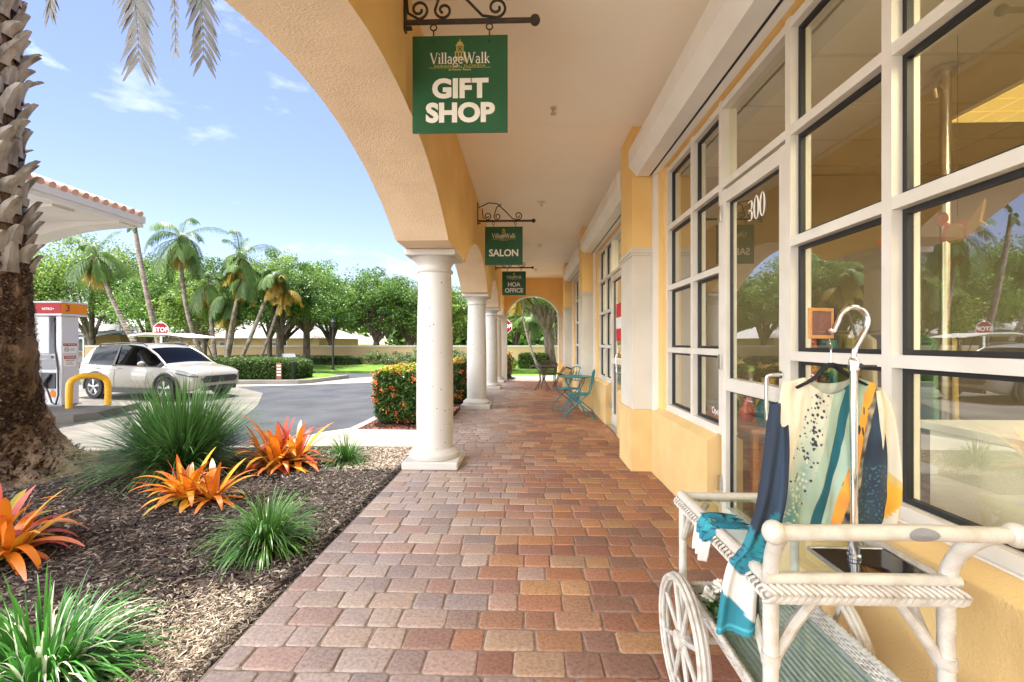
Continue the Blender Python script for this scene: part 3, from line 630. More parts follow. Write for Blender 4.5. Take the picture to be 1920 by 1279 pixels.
# ------------------------------------------------------------------ teal bistro set, brown wicker set
def bistro_chair(name, label, x, y, rz, mat):
    """folding chair facing +x locally before rotation, drawn at the origin then turned"""
    T = thing(name, label, 'chair', (x,y,0), 'teal folding chairs by the round teal table'); T.rotation_euler = (0,0,rz); OFFS = (x,y)
    def sh(pts): return [(p[0]+x,p[1]+y,p[2]) for p in pts]
    s = MB()
    for i in range(7): s.box(x-.19+.054*i,x-.19+.054*i+.046,y-.19,y+.19,.44,.452)
    s.box(x-.185,x+.185,y-.185,y-.17,.428,.4395).box(x-.185,x+.185,y+.17,y+.185,.428,.4395).build('seat', mat, T, bevel=.003)
    for sy in (-.175,.175):
        MB().tube(sh([(.27,sy,.0),(.20,sy,.10),(.05,sy,.25),(-.12,sy,.40),(-.20,sy,.52),(-.235,sy,.68),(-.265,sy,.84)]), .011, 8).build('back_leg', mat, T, smooth=True)
        q = sy*.86
        MB().tube(sh([(-.30,q,.0),(-.22,q,.13),(-.05,q,.26),(.10,q,.36),(.18,q,.43)]), .011, 8).build('leg', mat, T, smooth=True)
    b = MB().tube(sh([(-.262,-.175,.84),(-.272,-.10,.875),(-.276,0,.89),(-.272,.10,.875),(-.262,.175,.84)]), .012, 8).tube(sh([(-.22,-.175,.60),(-.22,.175,.60)]), .009, 7)
    for q in (-.10,0,.10): b.tube(sh([(-.215,q,.60),(-.245,q*1.05,.74),(-.272,q,.875)]), .007, 6)
    for a in (-1,1): b.tube(sh([(-.24+.008*math.sin(t),a*.055+.04*math.cos(t*2*math.pi/10),.735+.05*math.sin(t*2*math.pi/10)) for t in range(11)]), .006, 6)
    b.build('backrest', mat, T, smooth=True)
    MB().tube(sh([(.25,-.15,.04),(.25,.15,.04)]), .008, 6).tube(sh([(-.27,-.13,.06),(-.27,.13,.06)]), .008, 6).build('stretcher', mat, T, smooth=True)
    return T
bistro_chair('bistro_chair', 'teal folding chair nearest the viewer, back turned to the shop wall', 1.0, 8.45, R(180-15), m_teal)
bistro_chair('bistro_chair', 'teal folding chair half hidden behind the teal table, farther from viewer', .86, 9.5, R(180+30), m_teal)
T = thing('bistro_table', 'round teal metal table with curved legs between the teal chairs', 'table', (.97,8.98,0))
MB().lathe([(.32,.718),(.335,.722),(.335,.735),(.33,.738)], (.97,8.98,0), 36).build('table_top', m_teal, T, smooth=30)
for k in range(4):
    a = R(45+90*k); c_, s_ = math.cos(a), math.sin(a)
    MB().tube([(.97+c_*r,8.98+s_*r,z) for r, z in ((.30,0),(.24,.08),(.12,.25),(.10,.36),(.16,.52),(.23,.62),(.25,.717))], .010, 8).build('leg', m_teal, T, smooth=True)
MB().tube([(.97+.105*math.cos(R(a)),8.98+.105*math.sin(R(a)),.33) for a in range(0,361,24)], .007, 6).build('ring', m_teal, T, smooth=True)
def wicker_chair(label, x, y, rz, tilt=0):
    T = thing('wicker_armchair', label, 'chair', (x,y,0), 'dark armchairs by the end arch'); T.rotation_euler = (0,tilt,rz)
    MB().lathe([(.24,.41),(.25,.43),(.25,.45),(.23,.462)], (x,y,0), 20).build('seat', m_brownw, T, smooth=30)
    b = MB(); pts = [(x-.05+.27*math.cos(R(a)),y+.28*math.sin(R(a)),.70+.12*max(0,-math.cos(R(a)))) for a in range(60,301,15)]
    b.tube(pts, .022, 8)
    for a in range(100,261,8): b.tube([(x-.02+.22*math.cos(R(a)),y+.22*math.sin(R(a)),.45),(x-.05+.27*math.cos(R(a)),y+.28*math.sin(R(a)),.70+.12*max(0,-math.cos(R(a))))], .010, 5)
    for z in (.52,.60,.68): b.tube([(x-.04+.25*math.cos(R(a)),y+.255*math.sin(R(a)),z) for a in range(95,266,10)], .012, 5)
    b.build('backrest', m_brownw, T, smooth=True)
    for sx, sy in ((.18,.19),(.18,-.19),(-.17,.17),(-.17,-.17)):
        MB().tube([(x+sx*1.25,y+sy*1.25,0),(x+sx,y+sy,.2),(x+sx,y+sy,.43)]+([(x+.09,y+sy*1.3,.70)] if sx > 0 else []), .016, 7).build('leg', m_brownw, T, smooth=True)
wicker_chair('dark brown wicker armchair with round back behind the glass table', .72, 14.0, R(-90))
wicker_chair('dark brown armchair leaning back against the corridor wall by the glass table', 1.02, 13.35, R(180), R(-20))
T = thing('glass_table', 'round glass topped table with dark metal base by the end arch', 'table', (.5,13.35,0))
MB().lathe([(.36,.70),(.37,.705),(.37,.712),(.36,.716)], (.5,13.35,0), 32).build('table_top', m_clear, T, smooth=30)
MB().tube([(.5+.365*math.cos(R(a)),13.35+.365*math.sin(R(a)),.70) for a in range(0,361,15)], .012, 6).build('rim', m_brownw, T, smooth=True)
for k in range(4):
    a = R(30+90*k); c_, s_ = math.cos(a), math.sin(a)
    MB().tube([(.5+c_*r,13.35+s_*r,z) for r, z in ((.27,0),(.22,.06),(.08,.30),(.12,.55),(.24,.69))], .013, 7).build('leg', m_brownw, T, smooth=True)
# ------------------------------------------------------------------ wicker tea cart
T = thing('tea_cart', 'white wicker serving cart with glass shelves and spoked wheels beside the shop window', 'cart', (.92,1.55,0))
CX0, CX1, CY0, CY1, CZ = .66, 1.12, 1.24, 1.92, .745
fr = MB()
for x, k in ((CX0,-1),(CX1,1)):
    leg = MB().tube(curve([(x,CY0,0),(x,CY0,.35),(x,CY0,.70),(x+.002*k,CY0-.004,.79),(x+.008*k,CY0-.03,.855),(x+.016*k,CY0-.07,.905),(x+.026*k,CY0-.10,.928)],36), .0198, 14)
    lg = leg.build('leg', m_wickerz, T, smooth=True)
    MB().tube([(x,CY0+.02,.52),(x,CY0+.12,.66),(x,CY0+.17,.715)], .012, 8).tube([(x-.012*k,CY0+.005,.55),(x-.07*k,CY0+.01,.64),(x-.115*k,CY0+.01,.70)], .015, 9).lathe([(.023,.535),(.0245,.55),(.023,.565)], (x,CY0,0), 14).build('brace', m_wicker, lg, smooth=True)
    lr = MB().tube([(x,CY1,.21),(x,CY1,.45),(x,CY1,CZ)], .016, 12).build('leg', m_wickerz, T, smooth=True)
    MB().tube([(x,CY1-.01,.585),(x,CY1-.06,.66),(x,CY1-.10,.725)], .013, 8).tube([(x,CY1,.585),(x-.05*k,CY1,.65),(x-.10*k,CY1,.725)], .013, 8).build('brace', m_wicker, lr, smooth=True)
h = MB().tube([(.60,1.135,.932),(.66,1.135,.932),(.95,1.135,.936),(1.14,1.135,.932),(1.20,1.135,.932)], .0192, 16)
h.ball((.612,1.135,.932), .030, 14, sc=(.9,1,1)).ball((1.19,1.135,.932), .030, 14, sc=(.9,1,1))
hd = h.build('handle', m_wickerx, T, smooth=60)
MB().lathe([(.0,0),(.030,.001),(.034,-.003)][::-1], (0,0,0), 20, axis='y')
bp = MB(); n_e = 24
bp.add([(.957+.036*math.cos(2*math.pi*i/n_e), 1.135-math.sqrt(.0212**2-(.0165*math.sin(2*math.pi*i/n_e))**2), .936+.0165*math.sin(2*math.pi*i/n_e)) for i in range(n_e)]+[(.957,1.1135,.936)], [(i,(i+1)%n_e,n_e) for i in range(n_e)])
bp.build('badge', m_grey, hd)
# top frame: rods + braids
tf = MB()
tf.tube([(CX0-.02,CY0-.012,.772),(CX1+.02,CY0-.012,.772)], .016, 10).tube([(CX0,CY1,CZ+.008),(CX1,CY1,CZ+.008)], .019, 10)
tf.tube([(CX0,CY0,CZ+.012),(CX0,CY1+.015,CZ+.012)], .019, 10).tube([(CX1,CY0,CZ+.012),(CX1,CY1+.015,CZ+.012)], .019, 10)
tf.build('top_rail', m_wickerx, T, smooth=True)
br = MB(); n = 27
for i in range(n+1):
    x = CX0-.03+(CX1-CX0+.03)*i/n; yb = CY0-.035
    br.tube([(x-.004,yb+.014,.760),(x+.008,yb+.002,.754),(x+.020,yb-.004,.746),(x+.030,yb-.001,.737)], [.005,.0072,.0072,.005], 6)
    br.tube([(x-.004,yb+.010,.716),(x+.008,yb+.0,.722),(x+.020,yb-.002,.730),(x+.031,yb+.002,.739)], [.005,.0072,.0072,.005], 6)
for x, k in ((CX0-.022,-1),(CX1+.022,1)):
    for i in range(34):
        y = CY0-.02+(CY1-CY0+.03)*i/33
        for z0, z1 in ((.748,.728),(.712,.728)): br.tube([(x-.004*k,y,z0),(x+.004*k,y+.010,(z0+z1)/2),(x+.002*k,y+.021,z1)], .0045, 5)
br.tube([(CX0,CY0-.02,.735),(CX1,CY0-.02,.735)], .014, 8)
br.build('braid', m_wicker, T, smooth=True)
gt = MB().box(CX0+.012,CX1-.012,CY0+.012,CY1-.01,.752,.758).build('glass_top', m_clear, T)
# lower tray
m_weave = M('tray_weave', (.50,.55,.53), .7, (.38,.43,.42), 60, bump=.8, wave=(16,'X',.6), bdist=.006)
ty0, ty1, tx0, tx1, tz = 1.20, 1.90, .69, 1.09, .335
MB().box(tx0,tx1,ty0,ty1,tz-.012,tz).build('tray_floor', m_weave, T)
MB().box(tx0+.004,tx1-.004,ty0+.004,ty1-.004,tz+.008,tz+.013).build('tray_glass', glassmat('tray_glass',(.90,.95,.94),.04,.8), T)
def weave(b, A, B, up, h_, rows=6):
    A, B, up = Vector(A), Vector(B), Vector(up).normalized(); d = (B-A); ln = d.length; d.normalize(); nn = d.cross(up)
    k = max(6, int(ln/.018))
    for i in range(k+1): b.tube([A+d*(ln*i/k), A+d*(ln*i/k)+up*h_], .0034, 5)
    for r_ in range(rows):
        z = h_*(r_+.5)/rows; m = k*2
        b.tube([A+d*(ln*j/m)+up*z+nn*(.0045*math.cos(math.pi*j/2*1.0+math.pi*(r_%2))) for j in range(m+1)], .0046, 5)
    b.tube([A+up*(h_+.004), B+up*(h_+.004)], .009, 7); b.tube([A, B], .008, 7)
    for i in range(k): b.tube([A+d*(ln*i/k)+up*(h_+.004)-nn*.009, A+d*(ln*(i+1)/k)+up*(h_+.012), A+d*(ln*(i+1.6)/k)+up*(h_+.004)+nn*.008], .0045, 5)
wv = MB()
weave(wv, (tx0,ty0,tz), (tx0,ty1,tz), (-.35,0,1), .055); weave(wv, (tx1,ty0,tz), (tx1,ty1,tz), (.35,0,1), .055)
weave(wv, (tx0,ty1,tz), (tx1,ty1,tz), (0,.2,1), .055)
wv.build('tray_rim', m_wicker, T, smooth=True)
MB().tube([(.62,1.79,.235),(1.165,1.79,.235)], .012, 8).tube([(tx0+.02,1.79,.235),(tx0+.02,1.86,.325)], .012, 6).tube([(tx1-.02,1.79,.235),(tx1-.02,1.86,.325)], .012, 6).build('axle', m_wicker, T, smooth=True)
for x in (.612, 1.168):
    b = MB()
    for dx, r_, t_r in ((-.016,.226,.009),(0,.230,.010),(.016,.226,.009),(-.008,.214,.008),(.008,.214,.008)):
        b.tube([(x+dx,1.79+r_*math.cos(R(a)),.238+r_*math.sin(R(a))) for a in range(0,361,9)], t_r, 7, caps=False)
    wh = b.build('wheel', m_wicker, T, smooth=True)
    s_ = MB()
    for k in range(8):
        a = R(22+45*k); s_.tube([(x,1.79+.03*math.cos(a),.238+.03*math.sin(a)),(x,1.79+.21*math.cos(a),.238+.21*math.sin(a))], [.011,.009], 7)
    s_.build('spokes', m_wicker, wh, smooth=True)
    MB().lathe([(.018,-.030),(.034,-.024),(.036,.024),(.018,.030)], (x,1.79,.238), 14, axis='x').build('hub', m_wicker, wh, smooth=40)

# ------------------------------------------------------------------ garment stand on the cart
PX, PY = .968, 1.365
T = thing('garment_stand', 'chrome hook stand standing on the glass top of the wicker cart', 'stand', (PX,PY,.758))
bs = MB().box(.875,1.098,1.262,1.425,.7585,.766).build('base_plate', M('dark_mirror_steel',(.05,.05,.055),.06,metal=.6), T, bevel=.002)
MB().tube([(.873,1.26,.764),(1.10,1.26,.764),(1.10,1.427,.764),(.873,1.427,.764),(.873,1.26,.764)], .0055, 6).build('rim', m_steel, bs, smooth=True)
p = MB().lathe([(.0185,.767),(.0185,.775),(.015,.78),(.015,.84),(.0175,.842),(.0175,.852),(.0105,.856),(.0105,1.315),(.0145,1.318),(.0145,1.345),(.012,1.35),(.009,1.355)], (PX,PY,0), 16).build('pole', m_chrome, T, smooth=30)
MB().tube(curve([(PX,PY,1.34),(PX+.002,PY,1.375),(PX+.018,PY,1.41),(PX+.036,PY,1.445),(PX+.037,PY,1.475),(PX+.018,PY,1.499),(PX-.012,PY,1.503),(PX-.036,PY,1.486),(PX-.048,PY,1.458),(PX-.058,PY,1.436),(PX-.068,PY,1.432),(PX-.073,PY,1.44)]), .0078, 10).build('hook', m_chrome, T, smooth=True)
MB().tube([(PX+.012,PY-.01,1.331),(PX+.05,PY-.02,1.331)], .004, 6).ball((PX+.014,PY-.008,1.331), .008, 8).build('thumb_screw', m_plast, T, smooth=True)
# card frame clipped to the stand's hook
T = thing('leather_card_frame', 'small brown leather card in a tan wooden frame on the chrome stand', 'card', (.90,1.372,1.41))
mtx = Matrix.Translation((.912,1.372,1.411)) @ Matrix.Rotation(R(14),4,'Z')
f = MB()
for a in ((-.086,0,-.004,.004,0,.010),(-.086,0,-.004,.004,.080,.090),(-.086,-.077,-.004,.004,.0101,.0799),(-.009,0,-.004,.004,.0101,.0799)): f.box(*a, mat=mtx)
F_ = f.build('frame', m_wood, T, bevel=.001)
MB().box(-.0768,-.0092,-.001,.003,.0102,.0798, mat=mtx).build('leather_panel', m_leather, T)
q = MB(); q.tube([mtx @ Vector((-.043+.010*math.cos(R(a)),-.0016,.050+.009*math.sin(R(a)))) for a in range(0,301,30)], .0008, 4)
q.tube([mtx @ Vector((-.052,-.0016,.033)), mtx @ Vector((-.044,-.0016,.038)), mtx @ Vector((-.032,-.0016,.031))], .0008, 4).tube([mtx @ Vector((-.053,-.0016,.020)), mtx @ Vector((-.030,-.0016,.020))], .0009, 4)
q.build('embossing', M('embossed_line',(.26,.15,.12),.5), T)
MB().box(.0005,.0075,-.006,.012,-.004,.094, mat=mtx).build('clip_bar', m_plast, T)
# hanger
HX, HY = .925, 1.40
T = thing('clothes_hanger', 'black velvet clothes hanger hooked over the chrome stand', 'hanger', (HX,HY,1.33))
MB().tube([(HX-.062,HY+.004,1.283),(HX-.05,HY+.002,1.288),(HX-.03,HY,1.312),(HX-.014,HY,1.328),(HX,HY,1.332),(HX+.014,HY,1.329),(HX+.03,HY,1.314),(HX+.06,HY,1.294),(HX+.105,HY,1.272)], [.008,.011,.013,.016,.0175,.016,.013,.011,.008], 10, flat=.45).tube([(HX-.05,HY+.002,1.289),(HX-.10,HY+.004,1.262)], [.011,.008], 8, flat=.5).build('arms', m_hang, T, smooth=True)
MB().tube(curve([(HX,HY,1.335),(HX,HY,1.375),(HX-.006,HY-.008,1.388),(HX-.016,HY-.018,1.402),(HX-.02,HY-.026,1.425),(HX-.016,HY-.034,1.44),(HX-.018,HY-.046,1.452),(HX-.026,HY-.050,1.452)]), .0026, 7).build('wire_hook', m_chrome, T, smooth=True)

# ------------------------------------------------------------------ blouse with printed pattern
from mathutils import noise as nz_
CREAM=(.62,.57,.43); NAVY=(.007,.015,.034); TEAL=(.006,.11,.14); MINT=(.31,.41,.30); ORANGE=(.78,.27,.05); MUST=(.78,.38,.03); GREENT=(.08,.22,.17); DK=(.015,.02,.03)
def lerp(a, b, t): t = max(0,min(1,t)); return tuple(x+(y-x)*t for x, y in zip(a,b))
def spots(x, z, s): return nz_.voronoi(Vector((x*s, z*s*.8, 1.3)))[0][0]
def print_col(x, z):
    top = 1.30; s_ = (x-.921)/1.08 + .27*(top-z) + .006*nz_.noise(Vector((x*9,z*7,0)))
    v = (top-z)/.45
    if s_ < -.028-.02*v:
        c = CREAM; dd = nz_.noise(Vector((x*25,z*25,5)))*.03
        if s_ > -.10 and v > .66+dd*4+(-.028-s_)*2.5: c = lerp(CREAM, GREENT, .85)
        return c
    if s_ < .034:
        e = abs(s_-.002)/.036; d = spots(x, z, 95); th = .50+.10*v-.20*e
        base = lerp(lerp(CREAM,MINT,.25), (.10,.26,.21), (v-.2)*1.5*(1-e*.6)+.2*nz_.noise(Vector((x*30,z*30,9))))
        return (DK if v < .55 or base[0] > .3 else lerp(CREAM,MINT,.3)) if d < th*.8 and nz_.noise(Vector((x*45,z*45,2))) > -.25+.3*e else base
    if s_ < .062: return MINT
    if s_ < .088: return lerp(TEAL, NAVY, .25*v)
    if s_ < .118: return lerp(MINT, (.40,.55,.45), v)
    if s_ < .142:
        k = nz_.noise(Vector((x*70,z*18,4))); return DK if k > .42 else lerp(ORANGE, MUST, .5+.8*k)
    if s_ < .157: return lerp((.45,.36,.22), DK, .5+nz_.noise(Vector((x*40,z*40,8))))
    k = nz_.noise(Vector((x*14,z*9,3))); c = lerp(NAVY, (.03,.06,.10), .5+k)
    if v > .6 and nz_.noise(Vector((x*130,z*130,3))) > .30: c = (.05,.13,.13)
    return c
T = thing('printed_blouse', 'cream, teal, navy and orange printed blouse hanging from the black hanger', 'blouse', (.975,1.42,.85))
def garment(sign):
    NU, NV = 210, 300; V = []; C = []
    for j in range(NV+1):
        v = j/NV
        for i in range(NU+1):
            u = i/NU; xl = -.128-.020*min(1,v*4)-.012*v; xr = .135+.012*min(1,v*4)+.02*v
            x = xl+(xr-xl)*u; ax = abs(x-.002); zt = 1.292-.30*max(0,ax-.07)-(1.2*max(0,ax-.125))
            if ax < .072: zt -= (.050 if sign < 0 else .018)*(1-(ax/.072)**2)
            zh = .842+.012*math.sin(u*9)+.01*nz_.noise(Vector((u*5,0,0)))
            z = zt+(zh-zt)*v
            bulge = .030*math.sin(math.pi*min(1,max(0,u)))**.6*(.25+.75*min(1,v*1.6)) if v > 0 else .004*0
            fold = (.011*math.sin(u*23+v*2.0+1.2*math.sin(v*3))*min(1,v*1.3)+.010*math.sin(u*11-v*3)*v+.006*nz_.noise(Vector((u*7,v*4,2)))+.004*nz_.noise(Vector((u*16,v*7,6))))*min(1,8*u,8*(1-u))
            y = 1.418 + sign*(bulge+.003) + fold*.8
            xx = .926+x*1.10+.004*math.sin(v*9+u*4); V.append((xx, y, z)); C.append(print_col(xx, z) if sign < 0 else lerp(CREAM,MINT,.4))
    F = [(j*(NU+1)+i, j*(NU+1)+i+1, (j+1)*(NU+1)+i+1, (j+1)*(NU+1)+i) for j in range(NV) for i in range(NU)]
    o = npmesh('front_panel' if sign < 0 else 'back_panel', np.array(V), np.array(F), m_fabric, T, cols=np.array(C), smooth=True)
    sm = o.modifiers.new('thickness','SOLIDIFY'); sm.thickness = .0015
garment(-1); garment(1)
def sleeve(path, w_, flat, colf, nm):
    P = [Vector(p) for p in path]; k = 90; pts = []
    def cr(t):
        f = t*(len(P)-1); i = min(int(f), len(P)-2); u = f-i; p0, p1, p2, p3 = P[max(i-1,0)], P[i], P[i+1], P[min(i+2,len(P)-1)]
        return .5*((2*p1)+(p2-p0)*u+(2*p0-5*p1+4*p2-p3)*u*u+(3*p1-p0-3*p2+p3)*u**3)
    n = 40; V = []; C = []
    for i in range(k+1):
        t = i/k; c = cr(t); wd = w_[0]+(w_[1]-w_[0])*t; 
        for j in range(n):
            a = 2*math.pi*j/n; fx = math.cos(a)*wd*.5; fy = math.sin(a)*wd*flat*.5*(1+.5*math.sin(a*3+t*5))
            fy += .009*math.sin(fx*90+t*4)
            V.append((c.x+fx, c.y+fy-.06*fx, c.z-.25*abs(fx)*0+fx*.18)); C.append(colf(t, fx/wd+.5, a))
    F = [(i*n+j, i*n+(j+1)%n, (i+1)*n+(j+1)%n, (i+1)*n+j) for i in range(k) for j in range(n)]
    npmesh(nm, np.array(V), np.array(F), m_fabric, T, cols=np.array(C), smooth=True)
def lcol(t, u, a):
    wv_ = .05*math.sin(u*5)+.03*nz_.noise(Vector((u*5,t*20,0)))
    if u > .80: return NAVY if t < .93 else DK
    if t < .48+wv_: return lerp(NAVY,(.03,.06,.11),u)
    if t < .76+.12*(u-.5)+wv_*.4:
        d = spots(u*1.1, t*6, 9); e = nz_.noise(Vector((u*3,t*9,1)))
        return lerp((.010,.13,.19),(.02,.25,.30),e+.5) if d > .30 else lerp(NAVY,(.02,.08,.14),.5)
    if t < .90+.16*(u-.5): return (.64,.62,.58)
    return (.012,.17,.22) if abs(t-.965) > .004 else (.05,.35,.40)
sleeve([(.785,1.43,1.215),(.768,1.41,1.15),(.745,1.38,1.05),(.715,1.355,.92),(.675,1.345,.81),(.640,1.34,.765),(.622,1.335,.665),(.612,1.325,.575)], (.055,.125), .40, lcol, 'sleeve')
def rcol(t, u, a):
    if t < .52+.15*(u-.5): return CREAM if u > .12 else (.5,.42,.25)
    if t < .56+.15*(u-.5): return (.6,.42,.14)
    return MUST if t < .80-.3*(u-.5) or t > .9 else CREAM
sleeve([(1.080,1.43,1.255),(1.096,1.425,1.18),(1.102,1.425,1.08),(1.102,1.42,.96),(1.082,1.41,.87),(1.058,1.40,.815)], (.052,.088), .5, rcol, 'sleeve')

# teal scarf over the cart's left rail, silk flowers on the tray
T = thing('teal_scarf', 'folded teal and white scarf draped over the left rail of the cart', 'scarf', (.69,1.62,.70))
V=[];C=[];NU,NV=60,50
for j in range(NV+1):
    for i in range(NU+1):
        u, v = i/NU, j/NV; y = 1.60+.13*(u-.5)+.02*v; s = v*.23
        if s < .10: x, z = .75-.10*v/.333+.01, .775+.012*math.sin(u*9)*math.sin(v*6)
        elif s < .13: a = (s-.10)/.03*math.pi/2; x, z = .66-.028*math.sin(a), .749+.028*math.cos(a)
        else: x, z = .632-.018*math.sin(u*13)*min(1,(s-.13)/.08)-.012, .749-(s-.13)
        y += .03*(u-.5)*-min(1,max(0,s-.13)/.1)
        V.append((x+.006*math.sin(u*20+v*3)+.004*math.sin(u*41), y, z)); e = nz_.noise(Vector((u*3,v*5,7)))
        C.append((.64,.62,.58) if v > .66+.1*math.sin(u*4) else (lerp((.012,.16,.24),(.03,.32,.36),e+.4) if abs(e) > .05 else NAVY))
o = npmesh('scarf_cloth', np.array(V), np.array([(j*(NU+1)+i, j*(NU+1)+i+1, (j+1)*(NU+1)+i+1, (j+1)*(NU+1)+i) for j in range(NV) for i in range(NU)]), m_fabric, T, cols=np.array(C), smooth=True)
sm = o.modifiers.new('thickness','SOLIDIFY'); sm.thickness = .002
T = thing('silk_flowers', 'bunch of white silk flowers with green leaves lying on the lower tray', 'flowers', (.76,1.72,.36))
b = MB(); g = random.Random(5)
for cx, cy, cz in ((.735,1.74,.47),(.76,1.69,.44),(.70,1.76,.43),(.78,1.78,.42)):
    for k in range(60):
        a, e = g.uniform(0,6.28), g.uniform(-.6,1.5); d = Vector((math.cos(a)*math.cos(e), math.sin(a)*math.cos(e), math.sin(e))); s_ = d.cross(Vector((0,0,1))).normalized(); u = s_.cross(d)
        c = Vector((cx,cy,cz)); r1 = g.uniform(.010,.026); b.add([c+d*.004, c+d*r1+s_*.009, c+d*(r1+.009)+u*.006, c+d*r1-s_*.009], [(0,1,2,3)])
b.build('petals', m_flowerw, T)
P = np.array([(.74+g.gauss(0,.03), 1.72+g.gauss(0,.04), .375+abs(g.gauss(0,.025))) for _ in range(90)])
V,F,t = leaves(P, .035, .5, .3, seed=4); npmesh('leaves', V, F, l_liri, T, tint=t)
MB().tube([(.80,1.75,.353),(.75,1.73,.40),(.735,1.74,.46)], .003, 5).tube([(.80,1.72,.353),(.77,1.70,.43)], .003, 5).build('stems', m_bark, T)

# ------------------------------------------------------------------ things inside the shop
T = thing('display_cabinet', 'white laminate display cabinet standing behind the big window', 'cabinet', (1.95,1.2,0))
MB().box(1.78,2.35,.35,2.05,.01,1.02).build('cabinet_body', m_panel, T, bevel=.004)
MB().box(1.75,2.38,.32,2.08,1.0205,1.055).build('counter_top', m_panel, T, bevel=.004)
k = MB()
for y, z in ((.9,.80),(1.25,.80),(1.6,.80),(.6,.80)): k.lathe([(.009,0),(.007,-.004)], (1.779,y,z), 10, axis='x')
k.build('screw', m_steel, T)
T = thing('steel_post', 'steel pole with a hook bracket rising inside the shop behind the window', 'post', (2.75,3.05,0))
MB().tube([(2.75,3.05,.01),(2.75,3.05,3.17)], .03, 12).build('pole', m_steel, T, smooth=True)
MB().lathe([(.07,3.19),(.07,3.17),(.035,3.16)], (2.75,3.05,0), 16).tube([(2.75,3.05,3.05),(2.66,3.0,3.06),(2.62,2.98,3.02),(2.64,2.99,2.97)], .012, 7).build('hook', m_steel, T, smooth=True)
def ornament(label, y, z, cols, kind):
    T = thing('window_ornament', label, 'ornament', (1.56,y,z), 'metal ornaments hanging inside the shop windows')
    ms = [M('ornament_'+c, v, .45) for c, v in cols]
    x = 1.575; b = MB()
    if kind == 'bird':
        b.ball((x,y,z), .045, 14, 0, (.25,1.1,.9)).ball((x,y+.06,z+.065), .026, 12, 0, (.3,1,1)).prism([(y+.045,z+.05),(y-.01,z-.01),(y+.06,z-.02)],'yz',x-.006,x+.006,0)
        b.prism([(y-.03,z+.01),(y-.10,z+.09),(y-.085,z+.02),(y-.11,z+.0),(y-.04,z-.03)],'yz',x-.005,x+.005,1).lathe([(.035,-.004),(.035,.004)],(x-.012,y-.005,z-.005),18,1,'x')
    else:
        b.prism([(y+.02*math.cos(R(a))*(1+.3*math.cos(R(3*a))), z+.07*math.sin(R(a))) for a in range(0,360,20)],'yz',x-.005,x+.005,0)
        for i in range(9): b.ball((x,y+.018*math.sin(i*2.1),z-.06-.018*i), .011, 7, i%2, (.5,1,1))
        b.prism([(y-.02,z+.07),(y+.02,z+.07),(y+.012,z+.11),(y-.012,z+.11)],'yz',x-.005,x+.005,1)
    b.build('figure', ms, T, smooth=40)
    MB().tube([(x,y,z+.06),(x,y,2.52)], .0015, 4).build('thread', m_plast, T)
ornament('orange beaded ornament hanging in the window left of the door', 3.72, 2.03, [('orange',(.7,.25,.08)),('gold',(.6,.42,.08))], 'bead')
ornament('red and teal bird ornament hanging in the narrow window right of the door', 1.99, 1.78, [('red',(.45,.09,.05)),('teal',(.05,.28,.25))], 'bird')
ornament('dark red bird ornament hanging in the big window by its mullion', 1.70, 1.80, [('darkred',(.28,.05,.04)),('brown',(.25,.15,.05))], 'bird')
ornament('orange glass drop ornament hanging inside the door glass', 2.68, 1.98, [('amber',(.75,.33,.10)),('amber2',(.8,.45,.2))], 'bead')
T = thing('tan_curtain', 'tan fabric curtain gathered inside the lower half of the shop door', 'curtain', (1.75,2.75,0))
b = MB(); pts = [(1.72+.02*math.sin(i*1.3), 2.45+.016*i) for i in range(28)]
b.prism(pts+[(x+.006,y) for x, y in pts[::-1]], 'xy', .02, 1.12, caps=False); b.build('cloth', m_curt, T, smooth=60)
text_mesh('Open', .075, 'window_lettering', m_letter, bld, (1.494,3.60,.86), (R(90),0,R(-90)), extrude=.0004, sx=.9).data.transform(Matrix.Identity(4))
T = thing('display_table', 'wooden display table inside the window left of the shop door', 'table', (2.0,4.0,0))
MB().box(1.72,2.35,3.5,4.62,.70,.735).build('table_top', m_wood, T, bevel=.004)
for x_, y_ in ((1.76,3.54),(2.31,3.54),(1.76,4.58),(2.31,4.58)): MB().box(x_-.02,x_+.02,y_-.02,y_+.02,.011,.70).build('leg', m_wood, T)
for i_, (x_, y_, h_, c_, nm_) in enumerate(((1.9,3.62,.30,(.06,.22,.35),'tall blue'),(1.86,3.86,.20,(.60,.14,.10),'squat red'),(2.1,3.98,.36,(.66,.50,.22),'tall ochre'),(1.88,4.2,.24,(.12,.36,.22),'green'),(2.05,4.42,.28,(.70,.66,.60),'white'))):
    v_ = MB().lathe([(h_*.18,.7355),(h_*.30,.735+h_*.25),(h_*.27,.735+h_*.5),(h_*.12,.735+h_*.8),(h_*.17,.735+h_)], (x_,y_,0), 18).build('vase', M('vase_glaze',c_,.25), None, smooth=50); tag(v_, nm_+' glazed vase on the wooden display table inside the shop', 'vase', 'vases on the display table')
# garments on a rail and shelves deeper in the shop
T = thing('garment_rail', 'chrome clothes rail inside the shop behind the window left of the door', 'rail', (2.9,4.2,0))
MB().tube([(2.4,4.2,.01),(2.4,4.2,1.5),(3.9,4.2,1.5),(3.9,4.2,.01)], .015, 8).build('rail', m_chrome, T, smooth=True)
gc = [(.5,.12,.1),(.1,.3,.35),(.6,.5,.2),(.7,.65,.55),(.08,.1,.25),(.55,.25,.35),(.2,.4,.2),(.75,.6,.3)]
for i, c in enumerate(gc):
    x = 2.52+.17*i
    o = MB().prism([(4.02,1.42),(4.10,1.47),(4.30,1.47),(4.38,1.42),(4.40,.62),(4.0,.60)],'yz',x-.02,x+.02).build('hanging_garment', M('garment_fabric',c,.85), None, bevel=.01)
    tag(o, ['brick red','petrol blue','ochre','cream','navy','rose','leaf green','sand'][i]+' garment hanging on the chrome clothes rail inside the shop', 'garment', 'garments on the shop rail')
